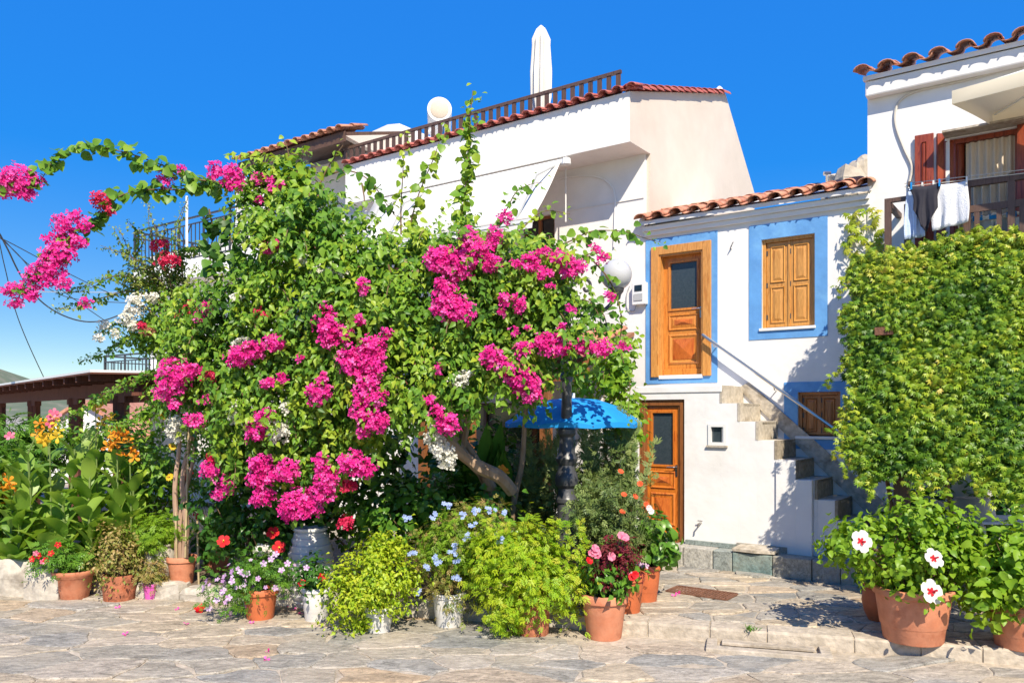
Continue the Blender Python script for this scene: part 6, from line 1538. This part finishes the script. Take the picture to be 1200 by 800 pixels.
for px, py in ((405, 606), (402, 614), (411, 618)): bloom(r_, W(px, py, 9.05), FRONT+rdir(1)[0]*.4, .055, M['red'], None, 'hibiscus_flower', 5, .9, .35)
cluster(r_, 308, 645, 9, 5, 'white_b', 8.95)
r_, c = shrub('leafy_shrub', 'fresh green broad leaved shrub behind the plumbago', [Ell(420, 500, 560, 650, 9.2, .4), Ell(470, 560, 548, 630, 9.3, .4), Ell(540, 605, 570, 660, 9.2, .35)], 2300, 110, .18, TLB, .10, 'lf_mid')
for px, py in ((590, 551), (588, 549), (592, 553)): bloom(r_, W(px, py, 8.85), FRONT, .05, M['orange'], None)
r_, c = shrub('olive_shrub', 'grey green olive leaved shrub behind the lamp post', [Ell(600, 655, 520, 640, 9.95, .35), Ell(672, 745, 500, 620, 10.0, .4), Ell(620, 720, 560, 670, 9.85, .3), Ell(680, 740, 560, 640, 9.6, .3)], 5400, 240, .2, TOLIVE, .105, 'lf_olive', rnd_=.9, hang=-.2)
for i in range(26):
    px = rng.uniform(605, 748); y0 = rng.uniform(500, 560); q = strand_pts([W(px, y0+50, 9.75), W(px+rng.normal()*14, y0-rng.uniform(5, 30), 9.7)], .05); n = len(q)*2; q = np.repeat(q, 2, axis=0)
    scatter('olive_sprig', TOLIVE, q, FRONT+rdir(n)*.5, np.array([0, 0, .9])+rdir(n)*.6, .13, M['lf_olive'], r_, rnd=.4+.6*rng.random(n))
r_, c = shrub('wall_climber', 'yellow green climbing shrub against the wall above the blue parasol', [Ell(692, 738, 405, 470, 10.6, .25), Ell(700, 745, 440, 520, 10.6, .25), Ell(660, 700, 430, 470, 10.7, .2), Ell(725, 752, 470, 520, 10.5, .18)], 1200, 70, .14, TLB, .09, 'lf_bright')
for i in range(8):
    px = rng.uniform(690, 745); p = [W(px, 440, 10.5), W(px+rng.normal()*10, 410-rng.uniform(0, 30), 10.45)]; q = strand_pts(p, .05); n = len(q)*2
    scatter('climbing_shoot', TLB, np.repeat(q, 2, axis=0)+rng.normal(size=(n, 3))*.03, FRONT+rdir(n)*.5, rdir(n)+[0, 0, .3], .075, M['lf_bright'], r_)
r_, c = shrub('dark_shrub', 'shadowy broad leaved shrub beneath the middle of the bougainvillea', [Ell(400, 480, 500, 600, 9.9, .35), Ell(500, 610, 500, 600, 10.2, .4), Ell(300, 400, 540, 620, 10.0, .4)], 1700, 80, .2, TLB, .12, 'lf_dark')
r_, c = shrub('mixed_shrub', 'leafy green shrub with yellow black-eyed flowers behind the urn', [Ell(150, 235, 500, 610, 10.6, .5), Ell(120, 200, 520, 620, 10.9, .4), Ell(90, 190, 495, 560, 11.4, .5)], 2600, 110, .2, TL, .10, 'lf_boug')
blooms(r_, [(191, 484), (202, 523), (199, 559), (192, 487)], 10.1, .055, 'yellow', 'dkcentre', 'daisy', 10, .5, .1)
r_, c = shrub('oleander', 'narrow leaved oleander with a few pink flowers at the edge of the bed', [Ell(-40, 40, 490, 600, 11.0, .5), Ell(-60, 20, 520, 640, 10.4, .5), Ell(20, 80, 495, 560, 11.6, .4)], 2400, 110, .2, TOLIVE, .20, 'lf_mid', rnd_=.8)
blooms(r_, [(12, 511), (61, 489), (66, 487), (60, 496), (63, 484)], 10.4, .07, 'pinkrose', None, 'oleander_flower')
# big leafed banana-like plant in shade by the parasol
r_ = Root('broad_leaf_plant', 'upright plant with big dark leaves below the blue parasol', 'plant', tuple(W(590, 640, 9.9)*[1, 1, 0]))
for i in range(9):
    b = W(575+rng.uniform(-15, 25), 640, 9.9); t = W(575+rng.uniform(-45, 50), rng.uniform(480, 540), 9.7); m = (b+t)/2; m[1] -= .1
    p = t-b; x_ = np.cross(p/np.linalg.norm(p), [0, 1, 0]); x_ /= np.linalg.norm(x_); Vv = []; Ff = []
    for j in range(7):
        s = j/6; q = b*(1-s)**2+2*m*s*(1-s)+t*s*s+np.array([0, -.25*s*s, -.1*s*s]); w_ = .13*math.sin(min(1, max(.03, s))*math.pi)**.7
        Vv += [q-x_*w_+[0, -.03, 0], q, q+x_*w_+[0, -.03, 0]]
    for j in range(6): Ff += [(j*3, j*3+1, j*3+4, j*3+3), (j*3+1, j*3+2, j*3+5, j*3+4)]
    link_mesh('leaf', Vv, Ff, M['lf_dark'], r_, smooth=True, rnd=[rng.random()]*12)

# ---- canna bed: each canna a plant with its own leaves
def canna_leaf_mesh(seed, curl):
    g = np.random.default_rng(seed); V = []; F = []; n = 7
    for j in range(n):
        s = j/(n-1); w = .23*(math.sin(s*math.pi)**.62 if 0 < s < 1 else 0.02)*(1-.15*s); bend = curl*s*s
        x = s*math.cos(bend*.6); z = s*math.sin(-bend*.9)*.6
        for t in (-1, -.5, 0, .5, 1): V.append((x, t*w, z+.28*abs(t)*w+.012*math.sin(s*14+t*4)*abs(t)))
    for j in range(n-1):
        for i in range(4): F.append((j*5+i, j*5+i+1, j*5+6+i, j*5+5+i))
    me = bpy.data.meshes.new('leaf'); me.from_pydata(V, [], F); me.update(); a = me.attributes.new('rnd', 'FLOAT', 'FACE'); a.data.foreach_set('value', np.full(len(F), g.random(), np.float32))
    me.materials.append(M['lf_canna']); me.polygons.foreach_set('use_smooth', np.ones(len(F), bool)); return me
CL = [canna_leaf_mesh(i, c) for i, c in enumerate((.2, .5, .8, 1.1, .4, .7))]
gK = np.random.default_rng(17)
cann = [(8, 9.95, 560, None), (26, 10.3, 540, None), (42, 10.1, 520, 'orange'), (60, 10.5, 512, 'yellow'), (75, 10.2, 515, None), (95, 10.5, 505, None), (100, 10.0, 545, None), (118, 10.3, 512, 'yellow'), (135, 10.15, 525, 'orange'), (150, 10.4, 530, None), (160, 10.1, 560, None), (20, 9.9, 590, 'orange'), (55, 9.95, 585, None), (110, 9.85, 590, None), (-15, 10.1, 545, None), (80, 9.9, 570, None), (138, 10.0, 580, None)]
clabs = {None: 'canna with broad green leaves and no open flower in the bed', 'orange': 'canna with orange flower in the bed by the stone wall', 'yellow': 'canna with yellow flower in the bed by the stone wall'}
def spot(px): return 'beside the oleander' if px < 35 else 'behind the dianthus pot' if px < 90 else 'behind the bronze bush' if px < 130 else 'next to the beige urn'
for i, (px, Y, pt, fl) in enumerate(cann):
    b = W(px, 640, Y); b[2] = 0.02; h = W(px, pt, Y)[2]
    lab = ('flowerless broad leaved canna ' if not fl else 'broad leaved canna with '+fl+' flower ')+spot(px)
    r_ = Root('canna', lab, 'canna', tuple(b), group='cannas: '+lab)
    lean = gK.normal(size=2)*.08; st_top = b+np.array([lean[0], lean[1], h*.92])
    MB().tube([b, (b+st_top)/2, st_top], [.02, .017, .012], 7).build('stalk', M['stem'], r_, smooth=True)
    nl = gK.integers(12, 16); az = gK.random()*6
    for j in range(nl):
        t = .12+.80*j/(nl-1); az += 2.3+gK.normal()*.4; ln = (.54-.16*t)*(.75+.4*gK.random()); el = .60+.62*t+gK.normal()*.18
        o = bpy.data.objects.new('leaf', CL[gK.integers(0, 6)]); col.objects.link(o); o.parent = r_.o
        q = (st_top-b)*t; o.location = tuple(q); o.rotation_euler = (gK.normal()*.35, -el, az); o.scale = (ln, ln*1.15, ln)
    if fl:
        tp2 = W(px+(4 if px > 30 else -4), pt-18, Y-.1)-b; MB().tube([st_top, b+tp2], [.01, .007], 6).build('flower_stalk', M['stem'], r_)
        for j in range(5): bloom(r_, b+tp2+gK.normal(size=3)*[.05, .03, .05], np.array([0, -.5, .6])+rdir(1, gK)[0]*.7, .075, M[fl], None, 'petals', 4, .6, .4)
for px, py, Y, m_ in ((112, 474, 10.2, 'yellow'), (137, 521, 10.0, 'orange'), (152, 530, 10.0, 'orange'), (4, 556, 10.3, 'orange'), (7, 580, 10.2, 'orange'), (58, 514, 10.0, 'yellow')):
    b = W(px, 640, Y); b[2] = .02
    lab = {'yellow': 'tall slender canna stem topped by a yellow bloom', 'orange': 'tall slender canna stem topped by an orange bloom'}[m_]
    lab += ' '+spot(px)
    r_ = Root('tall_canna', lab, 'canna', tuple(b), group='tall cannas: '+lab); t = W(px, py, Y)
    MB().tube([b, (b+t)/2+[.02, 0, 0], t], [.011, .01, .007], 6).build('stalk', M['stem'], r_)
    for j in range(7): bloom(r_, t+gK.normal(size=3)*[.06, .04, .05], np.array([0, -.5, .5])+rdir(1, gK)[0]*.8, .085, M[m_], None, 'petals', 4, .6, .4)
# extra canna stalks standing in front pots
# ---- small things on the ground
for i, (px, py) in enumerate(((235, 718),)):
    Y = gY(py, LOW); r_ = Root('fallen_flower', 'fallen red hibiscus flower lying on the paving', 'flower', (W(px, py, Y)[0], Y, LOW+.02))
    for j in range(3): bloom(r_, np.array([W(px, py, Y)[0]+j*.02-.02, Y, LOW+.035+.012*j]), np.array([0, -.6, .7])+rdir(1)[0]*.4, .055, M['red'], None, 'petals', 5, .9, .4)
pet = [(138, 714), (147, 745), (218, 733), (314, 766), (208, 716), (295, 732), (312, 775), (345, 716), (352, 721), (267, 724), (340, 712), (790, 700), (795, 697)]
for px, py in pet:
    z = LOW if px < 700 else 0; Y = gY(py, z); r_ = Root('fallen_petal', 'tiny fallen magenta bract lying on the paving stones', 'petal', (W(px, py, Y)[0], Y, z+.012), group='fallen magenta bracts on the paving')
    bloom(r_, np.array([W(px, py, Y)[0], Y, z+.02]), np.array([0, -.3, .8])+rdir(1)[0]*.5, .035, M['magenta'], None, 'petals', 3, .8, .3)
# rusty drain grate in the terrace
gq = W(822, 696, gY(696, 0)); gr_ = Root('drain_grate', 'rusty iron grate set in the terrace paving', 'grate', (gq[0], gq[1], 0))
GU = U; GN = -N; W2, D2 = .36, .17
def gpt(a, b, z): q = gq+GU*a+GN*b; return (q[0], q[1], z)
for a, b in (((-W2, -D2), (W2, -D2)), ((W2, -D2), (W2, D2)), ((W2, D2), (-W2, D2)), ((-W2, D2), (-W2, -D2))): MB().obox(gpt(*a, .022), gpt(*b, .022), .035, .018).build('frame_bar', M['rust'], gr_)
for i in range(17): a = -W2+.04+(2*W2-.08)*i/16; MB().obox(gpt(a, -D2, .02), gpt(a, D2, .02), .018, .012).build('bar', M['rust'], gr_)
for b in (-.06, .06): MB().obox(gpt(-W2, b, .018), gpt(W2, b, .018), .016, .010).build('cross_bar', M['rust'], gr_)
MB().add([gpt(-W2, -D2, .0135), gpt(W2, -D2, .0135), gpt(W2, D2, .0135), gpt(-W2, D2, .0135)], [(0, 1, 2, 3)]).build('pit', M['soil'], gr_)
# shallow concrete gutter box before the kerb
do = np.array([dr_o[0], dr_o[1], 0]); dg = Root('gutter_box', 'shallow rectangular concrete gutter box in front of the terrace kerb', 'gutter', (do[0], do[1], LOW))
def dp(a, b, z): q = do+kd*a+kn*b; return (q[0], q[1], z)
MB().obox(dp(0, .33, LOW+.02), dp(1.12, .33, LOW+.02), .12, .05).build('front_edge', M['mortar'], dg, bevel=.008)
MB().obox(dp(.05, .02, LOW+.02), dp(.05, .27, LOW+.02), .10, .05).build('end_edge', M['mortar'], dg, bevel=.008)
MB().obox(dp(1.07, .02, LOW+.02), dp(1.07, .27, LOW+.02), .10, .05).build('end_edge', M['mortar'], dg, bevel=.008)
MB().obox(dp(.14, .09, LOW+.028), dp(.98, .09, LOW+.028), .12, .03).build('loose_slab', M['mortar'], dg, bevel=.006)
tuft = Root('weed_tuft', 'tiny green weed growing from the kerb joint', 'weed', tuple(np.array(dp(.4, 0, 0.01))))
bush([Ell(0, 1, 0, 1, 5)], 3, 1, .01, TL, .01, M['lf_mid'], tuft) if False else scatter('leaves', TNEEDLE, np.array([dp(.4, .01, .012)]*24)+rng.normal(size=(24, 3))*[.03, .02, .005], rdir(24)+[0, -.5, .3], rdir(24)*.6+[0, 0, .8], .06, M['lf_mid'], tuft)
